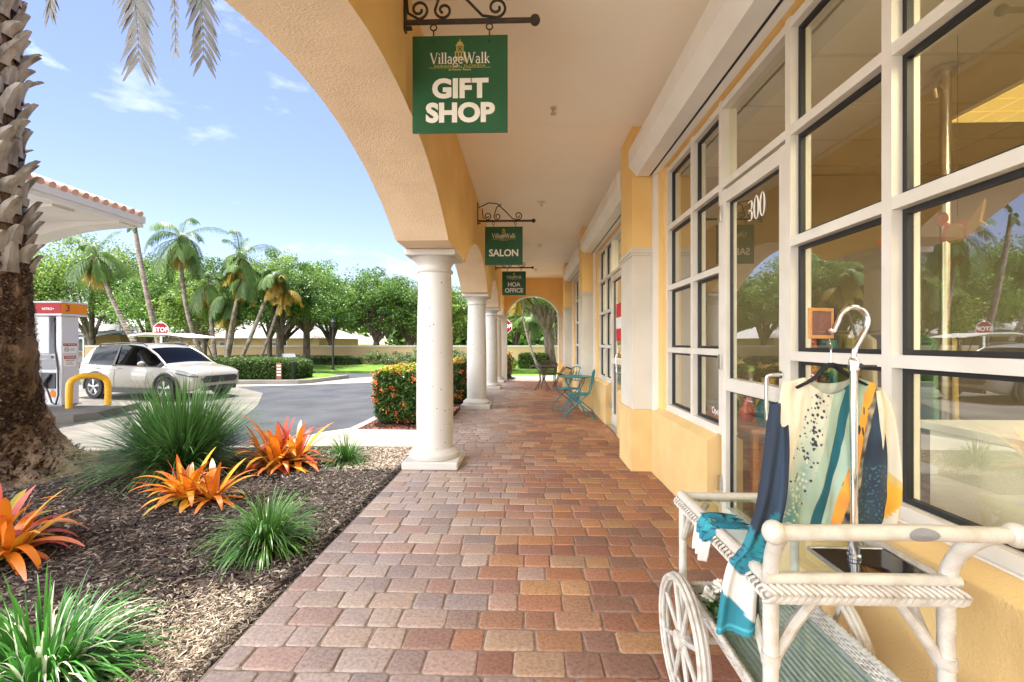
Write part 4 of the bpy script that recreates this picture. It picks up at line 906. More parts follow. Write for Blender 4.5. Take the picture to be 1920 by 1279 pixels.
T = thing('shop_shelves', 'pale wooden shelves with boxes against the back wall inside the shop', 'shelves', (5.9,1.5,0))
s_ = MB()
for z in (.1,.6,1.1,1.6,2.1): s_.box(5.85,6.19,-1.0,3.4,z,z+.03)
for y in (-1.0,.45,1.9,3.37): s_.box(5.84,6.19,y,y+.03,.01,2.2)
s_.build('shelf_frame', m_room, T)
b = MB(); g = random.Random(2)
for z in (.63,1.13,1.63):
    y = -.9
    while y < 3.2:
        w_ = g.uniform(.12,.3); hh = g.uniform(.12,.38); b.box(5.9,6.12,y,y+w_,z,z+hh, col=tuple(g.uniform(.08,.7) for _ in range(3))); y += w_+g.uniform(.03,.15)
bx = b.build('stock_boxes', m_poster, T)
# small notices on the door glass
T = thing('door_notice', 'small dark and white notices stuck on the shop door glass', 'notice', (1.49,2.66,1.6))
MB().box(1.488,1.4955,2.640,2.70,1.66,1.78, col=(.03,.05,.04)).box(1.488,1.4955,2.635,2.665,1.60,1.65, col=(.05,.15,.5)).box(1.488,1.4955,2.64,2.69,1.53,1.59, col=(.8,.8,.78)).box(1.488,1.4955,2.64,2.69,1.46,1.52, col=(.6,.12,.05)).build('notice_card', m_poster, T)
T = thing('door_notice', 'red and white notice stuck on the glass of the second shop door', 'notice', (1.49,7.3,1.4))
MB().box(1.484,1.4965,7.06,7.45,1.80,2.02, col=(.55,.01,.02)).box(1.484,1.4965,7.06,7.45,1.62,1.797, col=(.8,.8,.78)).box(1.484,1.4965,7.06,7.45,1.42,1.617, col=(.55,.01,.02)).build('notice_card', m_poster, T)
# ------------------------------------------------------------------ near planting: palm, grasses, bromeliads, mulch
def frond(base, az, el, length, droop, nl=46, leaf=.42, wd=.028, seed=0, hang=.9, vee=.5):
    """feather palm leaf -> V,F,tint plus the rachis points"""
    g = np.random.default_rng(seed); n = 26; d = np.array([math.cos(az)*math.cos(el), math.sin(az)*math.cos(el), math.sin(el)]); p = np.array(base, float); pts = [p.copy()]
    for i in range(n):
        t = i/n; d = d + np.array([0,0,-droop/n*(.5+1.1*t)]); d /= np.linalg.norm(d); p = p+d*length/n; pts.append(p.copy())
    pts = np.array(pts); side = np.array([-math.sin(az), math.cos(az), 0]); Vs=[];Fs=[];o=0
    for i in range(nl):
        t = .16+.84*(i+.5)/nl; f = t*n; k = min(int(f), n-1); q = pts[k]+(pts[k+1]-pts[k])*(f-k); dd = pts[k+1]-pts[k]; dd /= np.linalg.norm(dd); up = np.cross(side, dd)*-1
        ll = leaf*(math.sin(math.pi*min(1,t*.93+.07))**.6)*g.uniform(.85,1.1)
        for s in (-1,1):
            ld = side*s*.75+dd*.75+up*vee*g.uniform(-.3,.6); ld /= np.linalg.norm(ld); a = q; w_ = wd*g.uniform(.8,1.2); nn = np.cross(ld, dd); nn /= max(1e-6,np.linalg.norm(nn)); wv = np.cross(nn, ld)*w_*.5
            m1 = a+ld*ll*.5+np.array([0,0,-hang*.18*ll]); e = a+ld*ll*.92+np.array([0,0,-hang*.62*ll])
            Vs += [a-wv*.5,a+wv*.5,m1+wv,m1-wv,e+wv*.12,e-wv*.12]; Fs += [(o,o+1,o+2,o+3),(o+3,o+2,o+4,o+5)]; o += 6
    # rachis strip
    for i in range(n):
        w0, w1 = .028*(1-i/n)+.004, .028*(1-(i+1)/n)+.004; u = np.array([0,0,.01])
        Vs += [pts[i]-side*w0,pts[i]+side*w0,pts[i+1]+side*w1,pts[i+1]-side*w1]; Fs.append((o,o+1,o+2,o+3)); o += 4
        Vs += [pts[i]-u*w0/.02,pts[i]+u*w0/.02,pts[i+1]+u*w1/.02,pts[i+1]-u*w1/.02]; Fs.append((o,o+1,o+2,o+3)); o += 4
    tint = np.clip(np.full(o, g.uniform(.15,.8))+g.normal(0,.15,o),0,1)
    return np.array(Vs), np.array(Fs), tint
PXc, PYc = -5.97, 4.7
T = thing('date_palm', 'large date palm with ragged grey boots and brown fibrous base in the mulch bed', 'palm', (PXc,PYc,-.03))
b = MB(); zs = [-.05,.02,.10,.22,.4,.7,1.1,1.6,2.1,2.5,3.2,4.2,5.6,7.9]; rs = [1.10,1.0,.86,.72,.62,.555,.51,.48,.45,.41,.36,.34,.33,.33]; n = 64; vs=[]; fs=[]; z2 = sorted(set(list(np.linspace(-.05,2.6,56))+[2.9,3.2,4.2,5.6,7.9])); rs = [float(np.interp(q,zs,rs)) for q in z2]; zs = z2
from mathutils import noise as nz_
for z, r_ in zip(zs, rs):
    for j in range(n):
        t = 2*math.pi*j/n; q = r_*(1+.10*nz_.noise(Vector((math.cos(t)*2,math.sin(t)*2,z*2)))+.08*nz_.noise(Vector((math.cos(t)*6,math.sin(t)*6,z*5)))+.07*nz_.noise(Vector((math.cos(t)*15,math.sin(t)*15,z*14)))); vs.append((PXc+q*math.cos(t),PYc+q*math.sin(t),z))
fs = [(i*n+j, i*n+(j+1)%n, (i+1)*n+(j+1)%n, (i+1)*n+j) for i in range(len(zs)-1) for j in range(n)]
b.add(vs, fs); tr = b.build('trunk', m_fibre, T, smooth=True)
def r_at(z): return float(np.interp(z, zs, rs))
# shaggy lower fibre
g = np.random.default_rng(11); nS = 20000; zz = g.uniform(.0,2.45,nS)**1.0; aa = g.uniform(0,2*math.pi,nS); rr = np.interp(zz, zs, rs)
V=[];F=[];C=[]
ca, sa = np.cos(aa), np.sin(aa); P0 = np.stack([PXc+ca*rr*.98, PYc+sa*rr*.98, zz],1); N_ = np.stack([ca,sa,np.full(nS,.0)],1); Tn = np.stack([-sa,ca,np.zeros(nS)],1)
ln = g.uniform(.02,.075,nS)[:,None]; wd = g.uniform(.012,.045,nS)[:,None]; outw = g.uniform(.2,1.1,nS)[:,None]; tw = g.normal(0,.5,nS)[:,None]
dirv = N_*outw + np.array([0,0,1])*g.choice([1,1,-1],nS)[:,None]*.8 + Tn*tw; dirv /= np.linalg.norm(dirv,axis=1,keepdims=True)
V = np.stack([P0-Tn*wd*.5, P0+Tn*wd*.5, P0+dirv*ln+Tn*wd*.3, P0+dirv*ln-Tn*wd*.3],1).reshape(-1,3); F = np.arange(4*nS).reshape(-1,4)
pal = np.array([(.035,.018,.011),(.07,.036,.022),(.11,.065,.04),(.19,.13,.085),(.05,.028,.017)]); cc = pal[g.integers(0,5,nS)]*g.uniform(.7,1.2,nS)[:,None]
npmesh('fibre', V, F, m_shard, tr, cols=np.repeat(cc,4,axis=0))
bt = MB(); k = 0; z = 2.15
while z < 7.7:
    a = k*2.39996; r_ = r_at(z); d = Vector((math.cos(a),math.sin(a),0)); s_ = Vector((-math.sin(a),math.cos(a),0)); gq = random.Random(k); hh = gq.uniform(.17,.36); w_ = gq.uniform(.075,.125); o_ = gq.uniform(.02,.16) if gq.random() < .8 else gq.uniform(.14,.24)
    c = Vector((PXc,PYc,z))+d*(r_*.93); vs = []; ns = 4
    for i in range(ns+1):
        t = i/ns; wq = w_*(1-.42*t)*(1 if i < ns else gq.uniform(.4,.75)); th = .06*(1-.6*t); cen = c+d*(.02+o_*t**1.6)+Vector((0,0,hh*t))+s_*gq.uniform(-.01,.01)
        vs += [cen-s_*wq-d*.012, cen-s_*wq*.55+d*th*.85, cen+s_*wq*.1+d*th, cen+s_*wq*.6+d*th*.8, cen+s_*wq-d*.012, cen-d*.03]
    m = 6; fs = [(i*m+j, i*m+(j+1)%m, (i+1)*m+(j+1)%m, (i+1)*m+j) for i in range(ns) for j in range(m)]+[tuple(ns*m+j for j in range(m))]
    bt.add(vs, fs); k += 1; z += .0155
bt.build('boots', m_boot, tr, smooth=35)
fr_ = []; dr_ = []
for k in range(44):
    az = k*2.39996; el = R(75-62*(k/44)); fr_.append(frond((PXc+.2*math.cos(az),PYc+.2*math.sin(az),7.9), az, el, 3.3, 1.5+.3*(k%3), 60, .40, .024, k, 1.0))
V,F,t = cat_(fr_); npmesh('crown', V, F, l_palm, T, tint=t)
for k, (tip, dl) in enumerate(((-22,0),(-10,.1),(-33,-.1),(5,0),(-58,0),(20,0))): pass
# grey dead fronds hanging below the crown
def hang_frond(p0, p1, p2, leaf, seed, nl=54):
    g = np.random.default_rng(seed); P0, P1, P2 = map(np.array, (p0,p1,p2)); n = 30; ts = np.linspace(0,1,n+1)[:,None]; pts = (1-ts)**2*P0+2*ts*(1-ts)*P1+ts**2*P2; Vs=[];Fs=[];o=0
    side = np.array([.93,.36,0]) if seed % 2 else np.array([.96,-.28,0])
    for i in range(nl):
        t = .12+.88*(i+.5)/nl; f = t*n; k = min(int(f),n-1); q = pts[k]+(pts[k+1]-pts[k])*(f-k); dd = pts[k+1]-pts[k]; dd /= np.linalg.norm(dd)
        ll = 1.5*leaf*(1-.4*t)*g.uniform(.85,1.15)
        for s in (-1,1):
            ld = side*s*(.62-.2*t)+dd*.9+g.normal(0,.05,3); ld /= np.linalg.norm(ld); nn = np.cross(ld,side); nn /= np.linalg.norm(nn); wv = np.cross(nn,ld)*.02
            m1 = q+ld*ll*.5; e = q+ld*ll+np.array([0,0,-.08*ll]); Vs += [q-wv*.5,q+wv*.5,m1+wv,m1-wv,e+wv*.15,e-wv*.15]; Fs += [(o,o+1,o+2,o+3),(o+3,o+2,o+4,o+5)]; o += 6
    for i in range(n):
        for u in (side*.016*(1.1-i/n), np.cross(side,[0,0,1.])*.016*(1.1-i/n)): Vs += [pts[i]-u,pts[i]+u,pts[i+1]+u,pts[i+1]-u]; Fs.append((o,o+1,o+2,o+3)); o += 4
    return np.array(Vs), np.array(Fs), np.clip(g.uniform(.2,.8)+g.normal(0,.2,o),0,1)
hf = [hang_frond((-5.5,4.9,6.6),(-4.0,4.5,6.6),(-3.93,4.5,4.25),.34,1), hang_frond((-5.5,4.9,6.6),(-3.5,4.5,6.7),(-3.55,4.5,4.34),.14,2,40), hang_frond((-5.5,4.9,6.6),(-3.3,4.6,6.8),(-3.26,4.5,4.27),.30,3),
      hang_frond((-5.6,4.9,6.5),(-4.8,4.5,6.3),(-4.86,4.5,4.80),.24,4), hang_frond((-5.6,4.9,6.5),(-3.6,4.2,6.9),(-3.72,4.3,5.0),.28,5), hang_frond((-5.6,4.9,6.5),(-4.4,4.2,6.7),(-4.42,4.3,4.95),.26,6),
      hang_frond((-5.6,4.8,6.5),(-5.2,4.2,6.5),(-5.25,4.3,4.85),.24,7), hang_frond((-6.2,5,6.5),(-7.4,4.4,6.6),(-7.5,4.2,4.3),.3,9)]
V,F,t = cat_(hf); npmesh('dead_fronds', V, F, l_dry, T, tint=t)

def tuft(name, label, cat, x, y, z, n, length, width, droop, mat, seed, group=None, spread=.05, elmin=15, tintbias=0, cols=None, seg=7):
    g = np.random.default_rng(seed); T = thing(name, label, cat, (x,y,z), group); az = g.uniform(0,2*math.pi,n); el = np.radians(elmin+(88-elmin)*g.beta(1.5,1.3,n))
    d = np.stack([np.cos(az)*np.cos(el),np.sin(az)*np.cos(el),np.sin(el)],1); r_ = np.sqrt(g.uniform(0,1,n))*spread; base = np.stack([x+np.cos(az)*r_,y+np.sin(az)*r_,np.full(n,z)],1)
    V,F,t,idn = blades(base, d, length*g.uniform(.6,1.1,n), width*g.uniform(.7,1.2,n), droop*g.uniform(.5,1.3,n), seg, seed)
    if cols is None: npmesh('blades', V, F, mat, T, tint=np.clip(g.beta(1.6,1.8,n)[idn]+tintbias+.25*t-.1,0,1))
    else: npmesh('blades', V, F, mat, T, cols=cols(g,n,idn,t))
    nd = n//7; m = np.arange(n)[:nd]; V,F,t,idn = blades(base[m], d[m]*np.array([1,1,.45])/np.linalg.norm(d[m]*np.array([1,1,.45]),axis=1,keepdims=True), length*g.uniform(.35,.8,nd), width*.8, droop*1.6, seg, seed+5); npmesh('dead_blades', V, F, l_dead, T, tint=np.repeat(g.uniform(0,1,nd),(seg+1)*2))
    return T
tuft('ornamental_grass', 'tall dark green ornamental grass clump, largest plant of the mulch bed', 'grass plant', -3.84, 4.95, -.03, 2200, 1.04, .0155, 1.0, l_grass, 1, spread=.20, elmin=20, seg=9)
tuft('liriope', 'green strappy liriope tuft beside the brick edge, nearer the viewer than the column', 'grass plant', -1.80, 3.10, -.03, 520, .46, .0125, 2.5, l_liri, 2, 'green liriope tufts', spread=.07, elmin=18)
tuft('liriope', 'small liriope tuft near the concrete path by the nearest column', 'grass plant', -2.12, 5.32, -.03, 260, .42, .0125, 2.3, l_liri, 3, 'green liriope tufts', spread=.06, elmin=18)
def varcol(g, n, idn, t):
    white = g.uniform(0,1,n) < .24; base = np.where(white[:,None], np.array([[.55,.60,.42]]), np.array([[.035,.13,.018]])*g.uniform(.7,1.9,n)[:,None]); return np.clip(base[idn]*(1+.35*t[:,None]),0,.85)
tuft('liriope', 'pale edged bright green liriope clump in the sunlit near corner of the bed', 'grass plant', -2.02, 1.84, -.03, 640, .43, .014, 2.2, l_var, 4, 'green liriope tufts', spread=.12, elmin=12, cols=varcol)
def bromeliad(label, x, y, rosettes, seed, redness=.5, size=.42):
    T = thing('bromeliad', label, 'bromeliad', (x,y,-.03), 'orange bromeliads in the mulch bed'); g = np.random.default_rng(seed)
    for k, (dx, dy, sc) in enumerate(rosettes):
        n = 26; az = np.arange(n)*2.39996+g.uniform(0,6); el = np.radians(np.linspace(78,10,n)+g.normal(0,6,n)); d = np.stack([np.cos(az)*np.cos(el),np.sin(az)*np.cos(el),np.sin(el)],1)
        base = np.stack([x+dx+.02*np.cos(az),y+dy+.02*np.sin(az),np.full(n,.0)],1)
        V,F,t,idn = blades(base, d, .97*size*sc*g.uniform(.7,1.18,n), .060*sc*g.uniform(.75,1.15,n), g.uniform(.7,2.2,n), 9, seed+k, .13, curl=2.6)
        yel = np.array([.62,.34,.02]); org = np.array([.66,.20,.015]); red = np.array([.42,.055,.02]); pink = np.array([.48,.12,.12]); grn = np.array([.30,.30,.03])
        cl = g.choice(5, n, p=[.32-.2*redness,.42,.12+.2*redness,.05,.09]); pal = np.stack([yel,org,red,org*.9,grn])
        c = pal[cl][idn]; tipc = np.where((g.uniform(0,1,n)<.35)[idn][:,None], pink[None], red[None]*1.1); tt = np.clip((t-.55)/.45,0,1)[:,None]*g.uniform(.2,1,n)[idn][:,None]
        c = c*(1-tt*.8)+tipc*tt*.8; bt_ = np.clip(1-t*4,0,1)[:,None]; c = c*(1-bt_*.5)+np.array([.35,.30,.04])*bt_*.5
        me = npmesh('rosette', V, F, l_brom, T, cols=np.clip(c,0,.9), smooth=True)
bromeliad('large orange and red bromeliad at the left edge beside the palm trunk', -3.48, 2.92, [(0,0,1.2),(-.18,.10,1.1),(.10,-.05,.85)], 21, .5, .44)
bromeliad('golden orange bromeliad between the palm and the small liriope tuft', -3.02, 3.98, [(0,0,1.0),(.22,.0,.9),(-.10,.06,.8)], 33, .1, .45)
bromeliad('orange bromeliad with yellow lower leaves right of the tall grass clump', -2.82, 5.12, [(0,0,1.25),(-.18,.05,1.0),(.16,.08,1.1),(.0,-.12,.95)], 48, .5, .52)
# mulch chips and sandy litter
def litter(name, n, fx, fy, z, ln, wd, pal, seed, keep=None):
    g = np.random.default_rng(seed); x, y = fx(g,n), fy(g,n)
    if keep is not None: m = keep(x,y,g); x, y = x[m], y[m]
    n = len(x); a = g.uniform(0,2*math.pi,n); t = np.stack([np.cos(a),np.sin(a),g.normal(0,.28,n)],1); s = np.stack([-np.sin(a),np.cos(a),g.normal(0,.35,n)],1); L_ = g.uniform(.4,1.3,n)[:,None]*ln; W = g.uniform(.4,1.4,n)[:,None]*wd
    P = np.stack([x,y,z+g.uniform(0,.022,n)],1); up = np.array([0,0,1.])*W*.45
    V = np.stack([P-t*L_*.5-s*W*.5, P+t*L_*.5-s*W*.35, P+t*L_*.5+s*W*.35, P-t*L_*.5+s*W*.5, P-t*L_*.42+up, P+t*L_*.42+up],1).reshape(-1,3); o = (np.arange(n)*6)[:,None,None]
    F = (o+np.array([[0,1,5,4],[3,4,5,2],[0,4,3,3],[1,2,5,5]])[None,:2]).reshape(-1,4); c = np.array(pal)[g.integers(0,len(pal),n)]*g.uniform(.6,1.35,n)[:,None]
    ob = npmesh(name, V, F, m_chip, None, cols=np.clip(np.repeat(c,6,axis=0),0,.8)); tag(ob, name.replace('_',' ')+' scattered over the planting bed', 'litter', None, 'stuff'); return ob
mpal = [(.022,.016,.013),(.042,.030,.023),(.08,.06,.05),(.03,.024,.021),(.16,.13,.108),(.05,.032,.023)]
inbed = lambda x, y, g: (x < -1.36) & (y > .52+(-x-1.36)*.745) & (y < 6.05+.0*x) & (y > -1) & ((y < 6.05) & (x > -3.3) | (y < 6.1+(x+3.3)*.13))
litter('mulch_chips', 66000, lambda g,n: -1.36-8*g.beta(1,2.1,n), lambda g,n: -.6+6.7*g.uniform(0,1,n), -.034, .040, .011, mpal, 5, inbed)
spal = [(.33,.27,.20),(.26,.205,.15),(.40,.34,.27),(.15,.11,.08),(.07,.05,.035)]
litter('dry_grass_litter', 20000, lambda g,n: -1.38-np.abs(g.normal(0,.30,n)), lambda g,n: .4+2.2*g.uniform(0,1,n), -.03, .036, .006, spal, 6, lambda x,y,g: (x<-1.37)&(y > .52+(-x-1.36)*.745)&(y+ .5*(x+1.37)< 2.35+g.normal(0,.18,len(x))))
litter('pale_gravel', 5000, lambda g,n: -1.38-np.abs(g.normal(0,.45,n)), lambda g,n: 5.0+1.08*g.uniform(0,1,n), -.03, .030, .018, [(.26,.21,.16),(.33,.28,.225),(.20,.15,.11),(.13,.09,.065)], 7, lambda x,y,g: (x<-1.37)&(y<6.08)&(y>5.15-.35*(x+1.4)*-1+g.normal(0,.1,len(x))))
litter('red_bark_mulch', 5000, lambda g,n: -2.75+1.4*g.uniform(0,1,n), lambda g,n: 7.3+5*g.uniform(0,1,n)**1.5, -.028, .05, .014, [(.20,.07,.045),(.14,.05,.035),(.26,.11,.07),(.08,.035,.025)], 8, lambda x,y,g: x > -2.72+np.clip(y-9.4,0,9)*.257)

# ------------------------------------------------------------------ hedges
m_core = M('hedge_branches', (.018,.028,.010), .95)
def hedge(name, label, x0, x1, y0, y1, z0, z1, n, mat, size, seed, group=None, flowers=0, top=None, rough=.03, kind='hedge', rnd=.12):
    g = np.random.default_rng(seed); T = thing(name, label, kind, ((x0+x1)/2,(y0+y1)/2,z0), group)
    def shell(n, inset=0):
        w, d, h = x1-x0, y1-y0, z1-z0; ar = np.array([w*d, w*h, w*h, d*h, d*h]); f = g.choice(5, n, p=ar/ar.sum()); u, v = g.uniform(0,1,n), g.uniform(0,1,n)
        P = np.empty((n,3))
        P[:,0] = np.select([f<3, f==3], [x0+u*w, x0], x1); P[:,1] = np.select([f==0, f==1, f==2], [y0+v*d, y0, y1], y0+u*d); P[:,2] = np.where(f==0, z1, z0+v*h)
        c = np.array([(x0+x1)/2,(y0+y1)/2,(z0+z1)/2]); hs = np.array([w,d,h])/2; q = (P-c)/hs; ex = (np.abs(q)**6).sum(1,keepdims=True)**(1/6); q /= np.maximum(1,ex**1.0)
        nn = np.array([nz_.noise(Vector(p)*2.3) for p in P]); P = c+q*hs*(1-rnd*.0)+(q*hs/np.linalg.norm(q*hs,axis=1,keepdims=True))*(nn*rough*2+g.normal(0,rough,n)-inset)[:,None]
        return P, f
    P, f = shell(n); V,F,t = leaves(P, size, .5, .25, seed=seed)
    npmesh('foliage', V, F, mat, T, tint=t)
    cz = rough*1.6; MB().box(x0+cz+.03,x1-cz-.03,y0+cz+.03,y1-cz-.03,z0-.02,z1-cz-.03).build('branches', m_core, T, bevel=.06)
    if top is not None:
        m = f == 0; Pt = P[m]; Pt = Pt[g.uniform(0,1,len(Pt)) < .9]+np.array([0,0,.012]); V,F,t = leaves(Pt, size*.95, .5, .2, seed=seed+1); npmesh('new_growth', V, F, top, T, tint=t)
    if flowers:
        P2, f2 = shell(flowers, -.01); k = 22; Q = np.repeat(P2,k,0)+g.normal(0,.030,(flowers*k,3))
        V,F,t = leaves(Q, .034, .8, .3, seed=seed+2); npmesh('flowers', V, F, l_flow, T, tint=np.repeat(g.uniform(0,1,flowers),k*4)*.7+t*.3)
    return T
hedge('ixora_hedge', 'clipped orange flowering hedge behind the nearest column', -2.62, -1.52, 7.62, 9.25, .03, .93, 15000, l_ixora, .062, 51, 'flowering hedges along the arcade', 230, l_ixtop, .03)
hedge('ixora_hedge', 'clipped flowering hedge seen between the first and second columns', -2.0, -1.42, 10.2, 12.2, .03, .95, 7000, l_ixora, .062, 52, 'flowering hedges along the arcade', 120, l_ixtop, .03)
hedge('ixora_hedge', 'small flowering hedge beyond the last column by the end arch', -1.45, -.62, 17.2, 18.6, .0, .95, 5000, l_ixora, .07, 53, 'flowering hedges along the arcade', 130, l_ixtop, .05)
hedge('boxy_hedge', 'long clipped green hedge on the kerbed island behind the white car', -13.2, -8.75, 17.0, 18.7, -.02, .76, 15000, l_hedge, .085, 54, None, 0, None, .03)
# ------------------------------------------------------------------ fuel canopy, pump island
T = thing('fuel_canopy', 'white fuel station canopy with clay tile roof edge and haunched beams', 'canopy', (-13, 8, 0))
X1, Y1, Y0, X0, ZC = -9.33, 10.75, 2.2, -17.5, 4.19
MB().box(X0,X1-.02,Y0,Y1-.02,ZC+.02,ZC+.10).build('soffit', m_stucco, T)
MB().box(X1-.02,X1+.03,Y0-.03,Y1+.03,ZC,ZC+.24).box(X0,X1-.021,Y1-.02,Y1+.03,ZC,ZC+.24).box(X0,X1-.021,Y0-.03,Y0+.02,ZC,ZC+.24).box(X1+.031,X1+.07,Y0-.05,Y1+.05,ZC+.10,ZC+.26).build('fascia', m_fascia, T, bevel=.01)
def beam(y, yw, name, x_end):
    pts = [(x_end,ZC+.02)]; 
    for i in range(15):
        t = i/14; pts.append((x_end-4.2*t, ZC-.03-1.0*(t**.75)*(.55+.45*math.sin(math.pi*(t-.5)))))
    pts += [(x_end-5.6,ZC-1.05),(x_end-5.6,ZC+.02)]
    MB().prism(pts, 'xz', y, y+yw).build(name, m_stucco, T)
beam(10.2,.45,'beam',X1-.05); beam(8.9,.45,'beam',X1-.25)
for y in (8.9, 10.2): MB().box(X1-5.9,X1-5.3,y+.02,y+.43,-.1,ZC-.6).build('column', m_stucco, T)
rp_ = MB(); zt0 = ZC+.27; xm, ym = (X0+X1)/2, (Y0+Y1)/2; hgt = 1.5
rp_.add([(X1+.06,Y0-.06,zt0),(X1+.06,Y1+.06,zt0),(xm,Y1-4.1,zt0+hgt),(xm,Y0+4.1,zt0+hgt),(X0,Y1+.06,zt0),(X0,Y0-.06,zt0)], [(0,1,2,3),(1,4,2),(4,5,3,2),(5,0,3)])
for i in range(38):
    y = Y0+.1+i*.225; k = min(1,(min(y-Y0,Y1-y))/4.1); xe = X1+.09
    rp_.tube([(xe,y,zt0+.02),(xe-(X1-xm)*k*.98,y,zt0+.02+hgt*k*.98)], .075, 7)
rp_.build('tile_roof', m_tile, T, smooth=40)
struct(MB().prism([(-14.5,8.35),(-9.0,8.35),(-8.72,8.5),(-8.6,8.9),(-9.0,10.35),(-9.3,10.6),(-14.5,10.6)], 'xy', -.15, -.0).build('pump_island', m_concd))
PT = thing('fuel_pump', 'white fuel pump with orange and red top band marked 3', 'fuel pump', (-10.2,9.7,0))
yf, yb, SX = 9.66, 10.05, -10.18
MB().box(SX-.125,SX,yf,yb,.0,1.98).build('side_tower', m_pump, PT, bevel=.012)
MB().box(-11.15,SX-.126,yf+.08,yb,0,.72).box(-11.15,SX-.126,yf+.12,yb,.721,1.15).box(-11.15,SX-.34,yf+.05,yb,1.151,1.98).build('body', m_pump, PT, bevel=.015)
hd = MB().box(-11.2,SX+.09,yf-.09,yb+.13,1.985,2.03).box(-11.18,SX+.07,yf-.07,yb+.11,2.031,2.26).box(-11.2,SX+.09,yf-.09,yb+.13,2.2605,2.30).build('top_band', m_pump, PT, bevel=.01)
MB().box(SX+.0705,SX+.078,yf-.07,yb+.11,2.035,2.257).build('orange_panel', m_orange, hd)
MB().box(-11.18,SX+.068,yf-.08,yf-.0705,2.035,2.257).build('red_panel', m_red, hd)
RX = (R(90),0,R(90))
text_mesh('3', .20, 'number', M('maroon',(.16,.01,.02),.5), hd, (SX+.0785,yf+.06,2.145), RX, bold=.004, extrude=.0004, sx=1.2)
text_mesh('NITRO+', .075, 'lettering', m_letter, hd, (SX-.22,yf-.0805,2.13), bold=.001, extrude=.0004)
ym_ = (yf+yb)/2-.02
sn = MB().box(SX+.001,SX+.008,ym_-.15,ym_+.15,1.16,1.38).box(SX+.001,SX+.008,ym_-.13,ym_+.13,.86,1.10).build('safety_notice', m_letter, PT)
MB().box(SX+.0081,SX+.011,ym_-.15,ym_+.15,1.315,1.375).box(SX+.0081,SX+.011,ym_-.13,ym_+.13,1.03,1.098).build('red_heading', m_red, sn)
text_mesh('NO SMOKING', .042, 'lettering', m_letter, sn, (SX+.0115,ym_,1.345), RX, extrude=.0003, sx=.95)
text_mesh('DANGER', .056, 'lettering', m_letter, sn, (SX+.0115,ym_,1.064), RX, extrude=.0003)
text_mesh('GASOLINE', .046, 'lettering', m_black, sn, (SX+.0085,ym_,.995), RX, bold=.0008, extrude=.0003, sx=.95)
text_mesh('EXTREMELY\nFLAMMABLE', .032, 'lettering', m_black, sn, (SX+.0085,ym_,.925), RX, extrude=.0003, sx=.95)
rg = MB(); cy_ = ym_-.07; rg.tube([(SX+.0095,cy_+.05*math.cos(R(a)),1.24+.05*math.sin(R(a))) for a in range(0,361,20)], .006, 5).tube([(SX+.0095,cy_-.035,1.275),(SX+.0095,cy_+.035,1.205)], .006, 5).tube([(SX+.0095,cy_-.03,1.24),(SX+.0095,cy_+.03,1.24)], .007, 5)
for z in (1.27,1.25,1.23,1.21): rg.box(SX+.0085,SX+.010,ym_+.01,ym_+.12,z-.004,z+.004)
rg.build('no_smoking_symbol', m_grey, sn)
B_ = lambda *a: MB().box(*a).shift(-.19,0,0)
B_(-10.36,-10.14,yf+.16,yf+.17,1.62,1.95).build('price_screen', m_screen, PT)
B_(-10.62,-10.17,yf+.07,yf+.119,.80,1.02).box(-10.55-.19,-10.30-.19,yf+.065,yf+.069,1.04,1.12).build('keypad_panel', m_grey, PT, bevel=.004)
nz1 = B_(-10.50,-10.16,yf+.03,yf+.079,.38,.72).build('nozzle_holder', m_plast, PT, bevel=.01)
MB().tube([(-10.26,yf+.02,.70),(-10.32,yf-.01,.60),(-10.38,yf-.01,.50),(-10.36,yf+.01,.42)], [.03,.035,.03,.018], 10).shift(-.19,0,0).build('nozzle', m_plast, nz1, smooth=True)
MB().tube([(-10.40,yf+.02,.44),(-10.30,yf-.01,.30),(-10.20,yf-.03,.08),(-10.08,yf-.06,.04),(-10.03,yf-.05,.25),(-10.06,yf-.03,.8),(-10.16,yf+.0,1.3),(-10.20,yf+.03,1.75),(-10.20,yf+.10,1.985)], .018, 8).shift(-.17,0,0).build('hose', m_plast, PT, smooth=True)
MB().lathe([(.075,0),(.078,-.005),(.06,-.008)], (-10.46,yf+.079,.26), 18, axis='y').build('round_badge', m_orange, PT)
B_(-10.60,-10.46,yf+.065,yf+.079,.02,.36).build('red_stripe', m_red, PT); B_(-10.74,-10.605,yf+.065,yf+.079,.02,.36).build('yellow_stripe', m_yel, PT)
MB().box(-11.2,SX+.03,yf-.03,yb+.03,-.002,.024).build('base', m_grey, PT)
T = thing('bollard_hoop', 'yellow steel hoop bollard guarding the fuel pump', 'bollard', (-9.63,9.72,0))
hp = [(-9.70,9.36,0),(-9.70,9.36,.42)]+[(-9.53+.17*math.cos(math.pi*(1-i/12)), 9.63+.27*math.cos(math.pi*(1-i/12)), .42+.26*math.sin(math.pi*(1-i/12))**.7) for i in range(1,12)]+[(-9.36,9.90,.42),(-9.36,9.90,0)]
MB().tube(hp, .062, 14).build('hoop_tube', m_yel, T, smooth=True)

